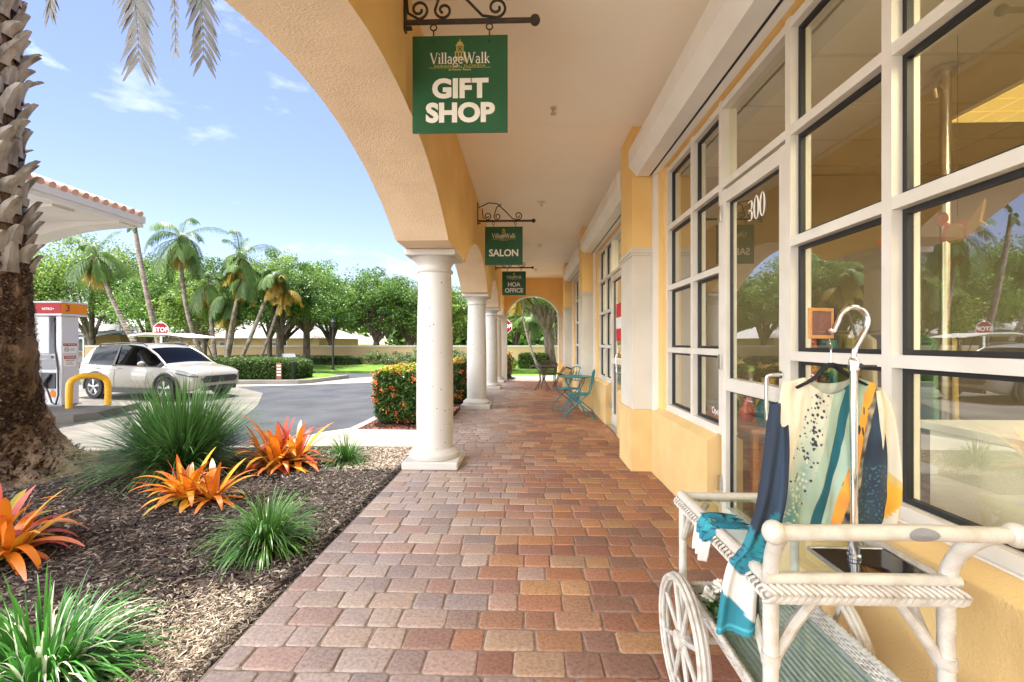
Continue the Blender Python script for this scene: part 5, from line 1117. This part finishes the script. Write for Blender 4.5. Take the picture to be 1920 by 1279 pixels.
# ------------------------------------------------------------------ white crossover car
def suv(name, label, loc, rz, paint):
    T = thing(name, label, 'car', loc); ox, oy, oz = loc
    RW = {.60:.68,.62:.70,.59:.685,.61:.71,.605:.705,.63:.72}
    st = [(-2.24,.68,.52,.90,.60,.97,.98),(-2.16,.84,.40,1.02,.62,1.14,1.16),(-1.98,.895,.32,1.03,.60,1.37,1.40),(-1.72,.915,.28,1.03,.59,1.53,1.565),(-1.30,.925,.25,1.02,.60,1.585,1.625),(-.55,.93,.24,.99,.61,1.61,1.655),(.10,.93,.24,.965,.605,1.585,1.635),
          (.42,.93,.24,.955,.59,1.50,1.555),(.78,.925,.24,.95,.63,1.28,1.335),(1.16,.92,.24,.945,.70,1.015,1.06),(1.55,.915,.24,.92,.68,.975,1.02),(1.90,.885,.25,.87,.62,.92,.96),(2.12,.82,.28,.80,.55,.845,.875),(2.24,.70,.36,.72,.45,.76,.775),(2.29,.55,.42,.62,.36,.655,.66)]
    b = MB(); m = 13; vs = []
    for x, wd, zb, zs, wr, zr, zc in st:
        wr = RW.get(wr, wr)
        half = [(wd*.86,zb),(wd*.985,zb+(zs-zb)*.12),(wd,zb+(zs-zb)*.45),(wd*.99,zb+(zs-zb)*.78),(wd*.955,zs),(wr,zr),]
        row = [(x,-y,z) for y, z in half]+[(x,0,zc)]+[(x,y,z) for y, z in half[::-1]]
        vs += row
    fs = []; mi = []
    gl_side = lambda i: 2 <= i <= 8; 
    for i in range(len(st)-1):
        for j in range(m-1):
            g_ = 0
            if j in (4,7) and 3 <= i <= 8: g_ = 1
            if j in (5,6) and i in (7,8): g_ = 1
            if j in (5,6) and i in (1,2): g_ = 1
            fs.append((i*m+j, (i+1)*m+j, (i+1)*m+j+1, i*m+j+1)); mi.append(g_)
    o = 0; fs += [tuple(range(m)), tuple((len(st)-1)*m+j for j in range(m))[::-1]]; mi += [0,0]
    b.v = [(x+ox,y+oy,z+oz) for x, y, z in vs]; b.f = fs; b.m = mi
    body = b.build('body', [paint, m_darkgl], T, smooth=32)
    cr = body.data.attributes.new('crease_edge','FLOAT','EDGE')
    cr.data.foreach_set('value', [.75 if (e.vertices[0]%m == e.vertices[1]%m and e.vertices[0]%m in (4,5,7,8) and max(e.vertices) < len(vs)) else 0 for e in body.data.edges])
    sm = body.modifiers.new('sub','SUBSURF'); sm.levels = 1; sm.render_levels = 2
    def P(x,y,z): return (x+ox,y+oy,z+oz)
    # dark cabin filling behind the glass
    MB().prism([(-1.9,.9),(-1.7,1.42),(-1.2,1.52),(.1,1.52),(.6,1.25),(1.0,.95)], 'xz', -.52, .52).shift(ox,oy,oz).build('cabin', m_plast, body)
    for s in (-1,1):
        MB().tube([P(.36,s*.655,1.50),P(.78,s*.70,1.295),P(1.15,s*.755,1.03),P(1.24,s*.80,.975)], .03, 8).build('roof_pillar', paint, body, smooth=True)
        MB().tube([P(-1.75,s*.935,1.035),P(-.5,s*.935,1.0),P(.5,s*.93,.972),P(1.12,s*.90,.965)], .012, 6).build('window_trim', m_plast, body, smooth=True)
        pl = MB()
        for xa, xb, wt in ((-.62,-.60,.05),): pl.add([P(-.66,s*.93,.97),P(-.56,s*.93,.97),P(-.57,s*.728,1.555),P(-.63,s*.728,1.555)], [(0,1,2,3)])
        pl.build('door_pillar', m_plast, body)
        ck = MB()
        for wx in (-1.34,1.36):
            pts = [P(wx+.44*math.cos(R(a)), s*.915, max(.22,.34+.44*math.sin(R(a)))) for a in range(-15,196,12)]; ck.tube(pts, .045, 8)
            ck.lathe([(.39,-.03),(.39,.03)], P(wx,s*.885,.345), 24, axis='y')
        ck.box(ox-.95,ox+.95,oy+s*.925-.02,oy+s*.925+.02,oz+.20,oz+.34).build('cladding', m_plast, body, smooth=40)
        mir = MB().ball(P(.62,s*1.03,1.05), .12, 12, 0, (.75,.8,.62)).build('mirror', paint, body, smooth=True)
        dh = MB()
        for x in (-.42,-1.28): dh.tube([P(x-.10,s*.935,.90),P(x-.06,s*.955,.905),P(x+.06,s*.955,.905),P(x+.10,s*.935,.90)], .013, 6)
        for x in (-.60,.62): dh.tube([P(x,s*.933,.36),P(x+.01,s*.933,.60),P(x+(.06 if x<0 else .10),s*.925,.95)], .0065, 4)
        dh.build('door_handle', paint, body, smooth=True)
        MB().add([P(1.72,s*.905,.80),P(2.10,s*.83,.715),P(2.24,s*.69,.70),P(2.17,s*.79,.775),P(1.74,s*.897,.865)], [(0,1,2,3,4)]).build('headlight', m_lamp, body)
        MB().add([P(1.70,s*.914,.775),P(2.12,s*.836,.685),P(2.26,s*.68,.67),P(2.26,s*.68,.70),P(2.11,s*.838,.716),P(1.71,s*.911,.80)], [(0,1,2,3,4,5)]).build('light_trim', m_plast, body)
        MB().tube([P(-1.6,s*.64,1.52),P(-1.5,s*.64,1.61),P(-.3,s*.65,1.655),P(.2,s*.64,1.62),P(.3,s*.63,1.56)], .022, 7).build('roof_rail', m_plast, body, smooth=True)
        MB().box(ox-2.2,ox-2.05,oy+s*.80-.05,oy+s*.80+.05,oz+.86,oz+.98).build('tail_light', m_red, body, bevel=.01)
        for wx in (-1.34,1.36):
            c = P(wx,s*.865,.345); w_ = MB().lathe([(.22,-.10),(.335,-.105),(.35,-.06),(.35,.06),(.335,.105),(.22,.10)], c, 30, axis='y').build('wheel', m_tyre, T, smooth=40)
            r_ = MB().lathe([(.235,s*.07),(.225,s*.102),(.205,s*.095),(.20,s*.04)], c, 26, axis='y').lathe([(.05,s*.05),(.05,s*.105),(.03,s*.11)], c, 14, axis='y')
            for k in range(5):
                a = R(90+72*k)
                for da in (-.13,.13): r_.tube([(c[0]+.045*math.cos(a),c[1]+s*.09,c[2]+.045*math.sin(a)),(c[0]+.215*math.cos(a+da),c[1]+s*.095,c[2]+.215*math.sin(a+da))], [.022,.018], 6)
            r_.build('rim', m_alloy, w_, smooth=40)
    MB().prism([(-.52,.50),(.52,.50),(.60,.62),(.50,.70),(-.50,.70),(-.60,.62)], 'yz', 2.20, 2.305).shift(ox,oy,oz).build('grille', m_plast, body, bevel=.01)
    MB().box(ox+2.18,ox+2.30,oy-.55,oy+.55,oz+.27,oz+.40).build('lower_grille', m_plast, body, bevel=.02)
    T.rotation_euler = (0,0,rz); T.scale = (.93,.93,.93); return T
suv('crossover_car', 'white crossover car parked beyond the fuel pump', (-10.48, 12.74, -.146), R(-13), m_car)

# golf cart behind the car
gx, gy = -13.5, 17.0
T = thing('golf_cart', 'golf cart with long cream roof parked behind the white car', 'golf cart', (gx,gy,-.15)); T.rotation_euler = (0,0,R(-6)); T.scale = (1,1,1.05)
MB().prism([(-1.32,1.70),(-1.28,1.74),(-.6,1.815),(.3,1.80),(1.2,1.69),(1.32,1.64),(1.30,1.62),(.3,1.74),(-.6,1.755),(-1.3,1.68)], 'xz', -.62, .62).shift(gx,gy,-.15).build('roof', m_cart, T, bevel=.015)
for s in (-.55,.55):
    MB().tube([(gx-.95,gy+s,.55),(gx-1.0,gy+s,1.55)], .022, 6).build('post', m_plast, T, smooth=True); MB().tube([(gx+1.25,gy+s,.62),(gx+.80,gy+s,1.58)], .022, 6).build('post', m_plast, T, smooth=True)
    for wx in (-.8,.9): MB().lathe([(.12,-.08),(.22,-.09),(.23,0),(.22,.09),(.12,.08)], (gx+wx,gy+s,.08), 18, axis='y').build('wheel', m_tyre, T, smooth=40)
MB().prism([(-1.2,.2),(-1.2,.62),(-.5,.66),(-.45,.35),(.6,.35),(.8,.75),(1.1,.75),(1.45,.45),(1.45,.2)], 'xz', -.58, .58).shift(gx,gy,-.1).build('body', m_cart, T, bevel=.04)
MB().box(gx-.9,gx-.35,gy-.5,gy+.5,.58,.72).box(gx-1.0,gx-.88,gy-.5,gy+.5,.72,1.15).build('seat', m_room, T, bevel=.04)

# ------------------------------------------------------------------ stop signs, lamp post, small signs
def stop_sign(label, x, y, zc, r_, rz):
    T = thing('stop_sign', label, 'stop sign', (x,y,-.1), 'red stop signs')
    oc = [(x+r_*math.cos(R(22.5+45*k)), zc+r_*math.sin(R(22.5+45*k))) for k in range(8)]; oi = [(x+r_*.93*math.cos(R(22.5+45*k)), zc+r_*.93*math.sin(R(22.5+45*k))) for k in range(8)]
    pl = MB().prism(oc, 'xz', y-.004, y+.004).build('plate', m_letter, T); MB().prism(oi, 'xz', y-.0075, y-.0042).build('red_face', m_stop, pl)
    text_mesh('STOP', r_*.78, 'lettering', m_letter, pl, (x,y-.0082,zc), bold=.008*r_/.37, extrude=.0005, sx=.92)
    MB().box(x-.04,x+.04,y+.005,y+.055,-.1,zc+r_+.05).build('post', m_white, T); T.rotation_euler = (0,0,rz)
stop_sign('red stop sign on a white post behind the golf cart roof', -15.55, 18.9, 1.94, .325, R(8))
stop_sign('red stop sign half hidden by the last white column', -.93, 20.8, 2.13, .34, R(-3))
T = thing('lamp_post', 'slender black lamp post on the grass strip before the garden wall', 'lamp post', (-10.05,23.4,-.1))
MB().lathe([(.10,-.1),(.10,.02),(.06,.05),(.05,.4),(.042,2.15)], (-10.05,23.4,0), 14).build('pole', m_black, T, smooth=40)
MB().lathe([(.05,2.15),(.11,2.2),(.13,2.45),(.16,2.47),(.05,2.6),(.02,2.68)], (-10.05,23.4,0), 14).build('lantern', m_black, T, smooth=40)
def aframe(name, label, x, y, w_, h_, mat, cat, rz, lean=.22):
    T = thing(name, label, cat, (x,y,-.1)); 
    for s in (-1,1):
        q = MB(); q.add([(x-w_/2,y+s*lean,-.06),(x+w_/2,y+s*lean,-.06),(x+w_/2,y+s*.02,h_),(x-w_/2,y+s*.02,h_)], [(0,1,2,3)]).add([(x-w_/2,y+s*(lean-.02),-.06),(x+w_/2,y+s*(lean-.02),-.06),(x+w_/2,y+s*.005,h_),(x-w_/2,y+s*.005,h_)], [(0,1,2,3)]); q.build('board', mat, T)
    T.rotation_euler = (0,0,rz); return T
aframe('sandwich_board', 'white folding sandwich board on the grass by the oak trunk', -11.55, 21.8, .62, .85, m_letter, 'sign', R(60), .42)
T = thing('yard_sign', 'small white yard sign with grey writing lines near the second oak', 'sign', (-10.9,22.2,-.1))
MB().box(-11.15,-10.70,22.19,22.21,.08,.52).build('panel', m_letter, T); q = MB()
for z in (.44,.37,.30,.22,.15): q.box(-11.10,-10.76,22.184,22.189,z-.014,z+.014)
q.build('writing_lines', m_grey, T); MB().box(-11.05,-11.03,22.211,22.225,-.1,.4).box(-10.82,-10.80,22.211,22.225,-.1,.4).build('stake', m_grey, T)
T = thing('marker_sign', 'low brown and white marker sign at the end of the clipped hedge', 'sign', (-9.3,16.9,0))
MB().box(-9.42,-9.22,16.88,16.91,-.02,.62).build('panel', M('brown_sign',(.30,.10,.05),.6), T); q = MB()
for z in (.52,.40,.28,.16): q.box(-9.40,-9.24,16.874,16.879,z-.03,z+.03)
q.build('white_labels', m_letter, T)

# ------------------------------------------------------------------ garden wall, houses
T = thing('garden_wall', 'long low ochre garden wall with pale cap across the far side of the road', 'wall', (0,30,-.1))
MB().box(-30,26,30,30.22,-.12,1.08).build('wall_panel', m_wallb, T); MB().box(-30,26,29.96,30.26,1.081,1.20).build('wall_cap', m_wcap, T)
def house(name, label, x0, x1, y0, y1, zw, zr, roof, wins):
    T = thing(name, label, 'house', ((x0+x1)/2,(y0+y1)/2,-.1)); MB().box(x0,x1,y0,y1,-.12,zw).build('wall', m_housew, T); e = .5; h_ = (y1-y0)/2+e
    MB().add([(x0-e,y0-e,zw),(x1+e,y0-e,zw),(x1+e,y1+e,zw),(x0-e,y1+e,zw),(x0-e+h_,(y0+y1)/2,zr),(x1+e-h_,(y0+y1)/2,zr)], [(0,1,5,4),(1,2,5),(2,3,4,5),(3,0,4),(3,2,1,0)]).build('roof', roof, T)
    for wx, ww, z0, z1 in wins:
        f = MB().box(wx-ww/2-.06,wx+ww/2+.06,y0-.05,y0-.005,z0-.06,z1+.06).build('window', m_white, T); MB().box(wx-ww/2,wx+ww/2,y0-.058,y0-.0505,z0,z1).build('pane', m_screen, f)
    return T
house('house', 'ochre house with white roof behind the leaning palm trunks', -31, -17.5, 38, 47, 1.75, 4.1, m_roofw, [(-29.5,1.2,.5,1.4),(-25.5,1.2,.5,1.4),(-21,1.4,.5,1.4)])
house('house', 'ochre house with pale roof beyond the stop sign', -47, -33, 36, 46, 2.0, 4.4, m_roofw, [(-45,1.2,.7,1.6),(-41,1.5,.7,1.6),(-36,1.2,.7,1.6)])
T = thing('pool_cage', 'dark screened pool enclosure with white frame beside the ochre house', 'enclosure', (-37,33,-.1))
MB().add([(-42.5,32,1.7),(-32,32,1.7),(-31.5,35.8,2.35),(-42.5,35.8,2.35)], [(0,1,2,3)]).add([(-42.5,32,-.1),(-32,32,-.1),(-32,32,.4),(-42.5,32,.4)], [(0,1,2,3)]).build('screen', m_cage, T)
q = MB()
for i in range(8): x = -42.5+1.5*i; q.box(x-.05,x+.05,31.9,32.0,-.1,1.72).tube([(x,31.97,1.73),(x+.05*i,35.75,2.39)], .06, 5)
q.box(-42.6,-31.95,31.88,31.99,1.66,1.76).build('frame', m_white, T)

# ------------------------------------------------------------------ trees
def crown_parts(seed, rx, ry, rz, nc, per, size, cl=.32, flat=.55):
    g = np.random.default_rng(seed); u = g.normal(size=(nc,3)); u /= np.linalg.norm(u,axis=1,keepdims=True); u[:,2] = np.where(u[:,2]<-flat, -u[:,2]*.4, u[:,2]); r_ = g.uniform(.45,1.0,nc)**.6
    C = u*r_[:,None]*np.array([rx,ry,rz]); P = []; 
    cr = np.minimum(rx,rz)*cl*g.uniform(.4,1.35,nc)
    for i in range(nc):
        q = g.normal(size=(per,3)); q /= np.linalg.norm(q,axis=1,keepdims=True); q *= (g.uniform(.25,1,per)**.5)[:,None]; P.append(C[i]+q*cr[i]*np.array([1.25,1.25,.75]))
    P = np.concatenate(P); cb = np.repeat(g.uniform(-.34,.34,nc),per); V,F,t = leaves(P, size, .6, .45, seed=seed)
    return V, F, np.clip(t+np.repeat(cb,4),0,1), C
def tree(name, label, cat, x, y, z, zc, rx, ry, rz, mat, seed, trunk_r=.22, nc=70, per=150, size=.17, group=None, fork=.45, lean=(0,0)):
    T = thing(name, label, cat, (x,y,z), group); V,F,t,C = crown_parts(seed, rx, ry, rz, int(nc*1.15), int(per*1.5), size*.72); cx, cy = x+lean[0], y+lean[1]
    zc -= .25; V = V*np.array([1,1,1.12]); npmesh('crown', V+np.array([cx,cy,zc]), F, mat, T, tint=t)
    g = random.Random(seed); b = MB(); zf = z+(zc-rz*.75-z)*fork+.35; top = Vector((x+lean[0]*.3,y+lean[1]*.3,zf))
    b.tube([(x,y,z-.1),(x,y,z+.12),(x+lean[0]*.12,y+lean[1]*.12,z+(zf-z)*.5),top], [trunk_r*1.5,trunk_r*1.1,trunk_r*.95,trunk_r*.9], 10)
    idx = sorted(range(len(C)), key=lambda i: g.random())[:11]
    for i in idx:
        e = Vector((cx,cy,zc))+Vector(C[i])*.85; md = top.lerp(e,.45)+Vector((g.uniform(-.2,.2),g.uniform(-.2,.2),.25)); b.tube([top-Vector((0,0,.1)), md, e], [trunk_r*.55,trunk_r*.34,trunk_r*.08], 7)
    b.build('trunk', m_bark, T, smooth=True); return T
OG = 'broad leaved trees beyond the road'
tree('oak_tree', 'dark oak with forked trunk beside the sandwich board', 'tree', -13.3, 24.2, -.1, 3.75, 2.9, 2.6, 1.75, l_oak, 101, .20, 80, 150, .17, OG, .75)
tree('oak_tree', 'oak with single trunk standing just left of the lamp post', 'tree', -13.3, 27.2, -.1, 4.25, 3.0, 2.8, 2.1, l_oak, 102, .21, 85, 150, .17, OG, .7)
tree('oak_tree', 'broad dark oak behind the garden wall right of the lamp post', 'tree', -11.6, 35, -.1, 4.3, 3.5, 3.2, 2.6, l_oak, 103, .25, 90, 150, .2, OG, .55)
tree('oak_tree', 'grey green oak behind the wall, midway between lamp post and nearest column', 'tree', -9.4, 37, -.1, 4.1, 3.4, 3.0, 2.4, l_oak3, 104, .25, 90, 150, .2, OG, .5)
tree('oak_tree', 'bright green tree behind the wall against the nearest column', 'tree', -6.6, 36, -.1, 3.7, 2.6, 2.6, 2.2, l_oak2, 105, .2, 75, 150, .19, OG, .5)
tree('oak_tree', 'light green tree seen between the first and second columns', 'tree', -4.0, 38, -.1, 3.6, 2.8, 2.6, 2.6, l_oak2, 106, .2, 80, 150, .2, OG, .5)
tree('oak_tree', 'tall leafy tree behind the palm cluster', 'tree', -18.2, 33.5, -.1, 5.0, 4.3, 3.2, 3.0, l_oak2, 107, .25, 100, 150, .2, OG, .5)
tree('oak_tree', 'dense tree left of the tallest palm, above the ochre house', 'tree', -25.5, 34.5, -.1, 5.0, 4.6, 3.2, 3.1, l_oak, 108, .25, 100, 150, .21, OG, .5)
tree('oak_tree', 'leafy tree over the pool enclosure, right of the palm with drooping crown', 'tree', -31.5, 37, -.1, 5.2, 4.6, 3.4, 3.1, l_oak, 109, .25, 100, 150, .22, OG, .5)
tree('oak_tree', 'bright leafy tree under the canopy edge behind the fuel pump', 'tree', -30.5, 31, -.1, 5.3, 4.4, 3.2, 3.3, l_oak2, 110, .25, 100, 150, .2, OG, .5)
tree('oak_tree', 'leafy tree left of the fuel pump behind the date palm', 'tree', -36, 30, -.1, 4.8, 4.4, 3.2, 3.0, l_oak2, 111, .25, 90, 140, .22, OG, .5)
tree('oak_tree', 'dark oak behind the wall near the first oak trunk', 'tree', -15.6, 36, -.1, 4.2, 3.2, 3.0, 2.5, l_oak, 112, .25, 85, 150, .2, OG, .5)
tree('oak_tree', 'low leafy tree crowded between the tallest and the yellowing palm', 'tree', -18.2, 25.2, -.1, 3.5, 2.5, 2.0, 1.9, l_oak2, 116, .14, 70, 150, .17, OG, .55)
tree('oak_tree', 'bushy tree between the bent grey palm trunk and the tallest palm', 'tree', -21.6, 26.5, -.1, 3.7, 2.6, 2.0, 2.0, l_oak, 117, .14, 70, 150, .17, OG, .55)
tree('oak_tree', 'leafy tree right behind the palm with the orange brown skirt', 'tree', -14.9, 26.0, -.1, 3.9, 2.3, 2.0, 2.0, l_oak2, 118, .14, 70, 150, .17, OG, .6)
tree('shade_tree', 'grey barked tree with spreading limbs seen through the end arch', 'tree', 1.45, 25.6, -.1, 4.3, 2.6, 2.4, 1.5, l_oak, 113, .30, 80, 170, .15, None, .62, (-.75,-.6))
tree('oak_tree', 'pale green tree far behind the wall through the left of the end arch', 'tree', -.9, 39, -.1, 3.8, 2.6, 2.6, 2.8, l_oak2, 114, .2, 70, 140, .2, OG, .5)
tree('oak_tree', 'pale tree far behind the wall through the middle of the end arch', 'tree', 2.6, 38, -.1, 4.2, 3.0, 2.6, 3.0, l_oak2, 115, .2, 70, 140, .2, OG, .5)
g = np.random.default_rng(77); P = []
for i in range(170):
    c = np.array([g.uniform(-95,26), 58+g.uniform(-4,4), g.uniform(.5,5.2)]); c[2] += 1.6*math.sin(c[0]*.23)+1.0; q = g.normal(size=(230,3)); q /= np.linalg.norm(q,axis=1,keepdims=True); P.append(c+q*(g.uniform(.2,1,230)**.4)[:,None]*np.array([3.2,2,1.9]))
P = np.concatenate(P); V,F,t = leaves(P, .85, .65, .3, seed=9); o = npmesh('far_woods', V, F, l_oak, None, tint=t); tag(o, 'far off belt of trees closing the view beyond the houses', 'woods', None, 'stuff')
# palms of the cluster
def palm(label, base, top, mid, r_, nf, length, leaf, seed, mat=None, skirt=0, lo=-50, cat='palm', bulge=1):
    T = thing('palm_tree', label, cat, base, 'slim feather palms beyond the clipped hedge'); B, M_, E = Vector(base), Vector(mid), Vector(top); pts = []
    for i in range(13):
        t = i/12; pts.append((1-t)**2*B+2*t*(1-t)*M_+t*t*E)
    MB().tube(pts, [r_*(1.35-.45*i/12) for i in range(13)], 9).build('trunk', m_palmbark, T, smooth=True)
    g = random.Random(seed); P = []
    for k in range(nf):
        f = k/max(1,nf-1); P.append(frond(top, k*2.39996+seed, R(72+(lo-72)*f+g.uniform(-22,22)), length*g.uniform(.55,1.2), g.uniform(1.2,3.6), 44, leaf*g.uniform(.8,1.1), .026, seed*100+k, g.uniform(.8,1.8)))
    V,F,t = cat_(P); npmesh('crown', V, F, mat or l_palm, T, tint=t)
    if skirt:
        P = [frond((top[0],top[1],top[2]-.15*(k%4)), k*2.39996, R(-35-g.uniform(0,45)), length*.62*g.uniform(.7,1.1), 1.2, 26, leaf*.9, .03, seed*77+k, .9) for k in range(skirt)]
        V,F,t = cat_(P); npmesh('old_fronds', V, F, l_yel, T, tint=t)
    return T
palm('tallest slim palm, upright, standing left in the palm cluster', (-14.9,21.0,-.1), (-16.5,21.3,6.4), (-16.5,21,3), .085, 20, 2.1, .55, 3, None, 5, -45)
palm('slim palm with twisted crown of yellowing fronds in the middle of the cluster', (-14.6,21.6,-.1), (-13.85,21.6,5.6), (-13.9,21.5,2.5), .08, 17, 1.9, .5, 5, None, 9, -40)
palm('short leaning palm with thick orange brown skirt at the right of the cluster', (-14.0,21.4,-.1), (-11.95,21.2,4.6), (-12.8,21.3,2.2), .075, 15, 1.35, .42, 7, None, 20, -20)
palm('leaning palm beside the brown skirted palm, crown merged with it', (-13.3,21.9,-.1), (-11.7,21.6,3.9), (-12.5,21.8,1.6), .06, 8, 1.1, .35, 9, l_yel, 8, -30)
palm('palm stem leaning next to the yellowing palm', (-14.3,21.2,-.1), (-13.5,21.3,4.5), (-14.1,21.2,2.4), .07, 9, 1.5, .42, 11, None, 6, -40)
palm('second upright palm stem crowded behind the tallest palm', (-14.9,21.5,-.1), (-15.6,21.9,4.4), (-15.4,21.7,2.5), .08, 12, 1.7, .5, 13, None, 10, -40)
palm('low palm with yellow green fronds among the cluster stems', (-14.7,21.9,-.1), (-14.6,22,3.4), (-14.8,22,1.5), .08, 12, 1.6, .45, 15, None, 8, -35)
palm('palm leaning left over the driveway with drooping crown under the canopy', (-16.7,20.0,-.1), (-19.5,20.0,5.3), (-18.3,20,2.0), .085, 16, 1.7, .5, 17, None, 8, -50)
palm('bent grey palm trunk rising behind the canopy corner', (-15.7,19.5,-.1), (-17.35,19.6,6.75), (-16.7,19.5,3.0), .095, 3, .6, .3, 19, None, 0, -40)
palm('thin pale palm stem leaning left inside the end arch view', (.75,23.8,-.1), (-.25,24.2,3.9), (-.05,24,1.6), .055, 9, 1.2, .35, 21, l_yel, 0, -30)
# hedges and bushes along the wall
hedge('wall_hedge', 'dark low hedge along the garden wall behind the oak trunks', -24, -10.6, 28.6, 29.7, -.05, .52, 9000, l_hedge, .11, 61, None, 0, None, .05)
def bush(label, x, y, rx, h_, mat, seed, n=45):
    T = thing('shrub', label, 'shrub', (x,y,-.05), 'loose shrubs along the garden wall'); V,F,t,C = crown_parts(seed, rx, .6, h_*.6, n, 60, .11, .4, .9); npmesh('foliage', V+np.array([x,y,h_*.45]), F, mat, T, tint=t)
    b = MB(); g = random.Random(seed)
    for i in range(8): c = C[i]; b.tube([(x+g.uniform(-.3,.3),y,-.1),(x+c[0]*.9,y+c[1],h_*.45+c[2]*.9)], [.02,.008], 5)
    b.build('stems', m_bark, T)
bush('loose grey green shrub just right of the lamp post at the wall', -8.9, 28.9, 1.5, .85, l_oak3, 71)
bush('loose shrub in the middle of the wall run, light tips', -6.6, 28.9, 1.3, .95, l_oak3, 72)
bush('loose shrub near the nearest column at the wall', -4.6, 28.9, 1.2, .85, l_oak3, 73)
hedge('boxy_hedge', 'dark square hedge behind the tree trunk through the end arch', -.35, 1.25, 24.6, 25.4, -.05, .78, 6000, l_hedge, .09, 62, None, 0, None, .03)
bush('pale yellow green shrub left of the square hedge through the end arch', -1.0, 23.0, .6, .75, l_oak2, 74, 30)
palm('young feather palm far behind the end arch hedge', (.3,33,-.1), (.4,33,3.2), (.3,33,1.5), .09, 14, 1.6, .5, 23, l_palm, 0, -40)
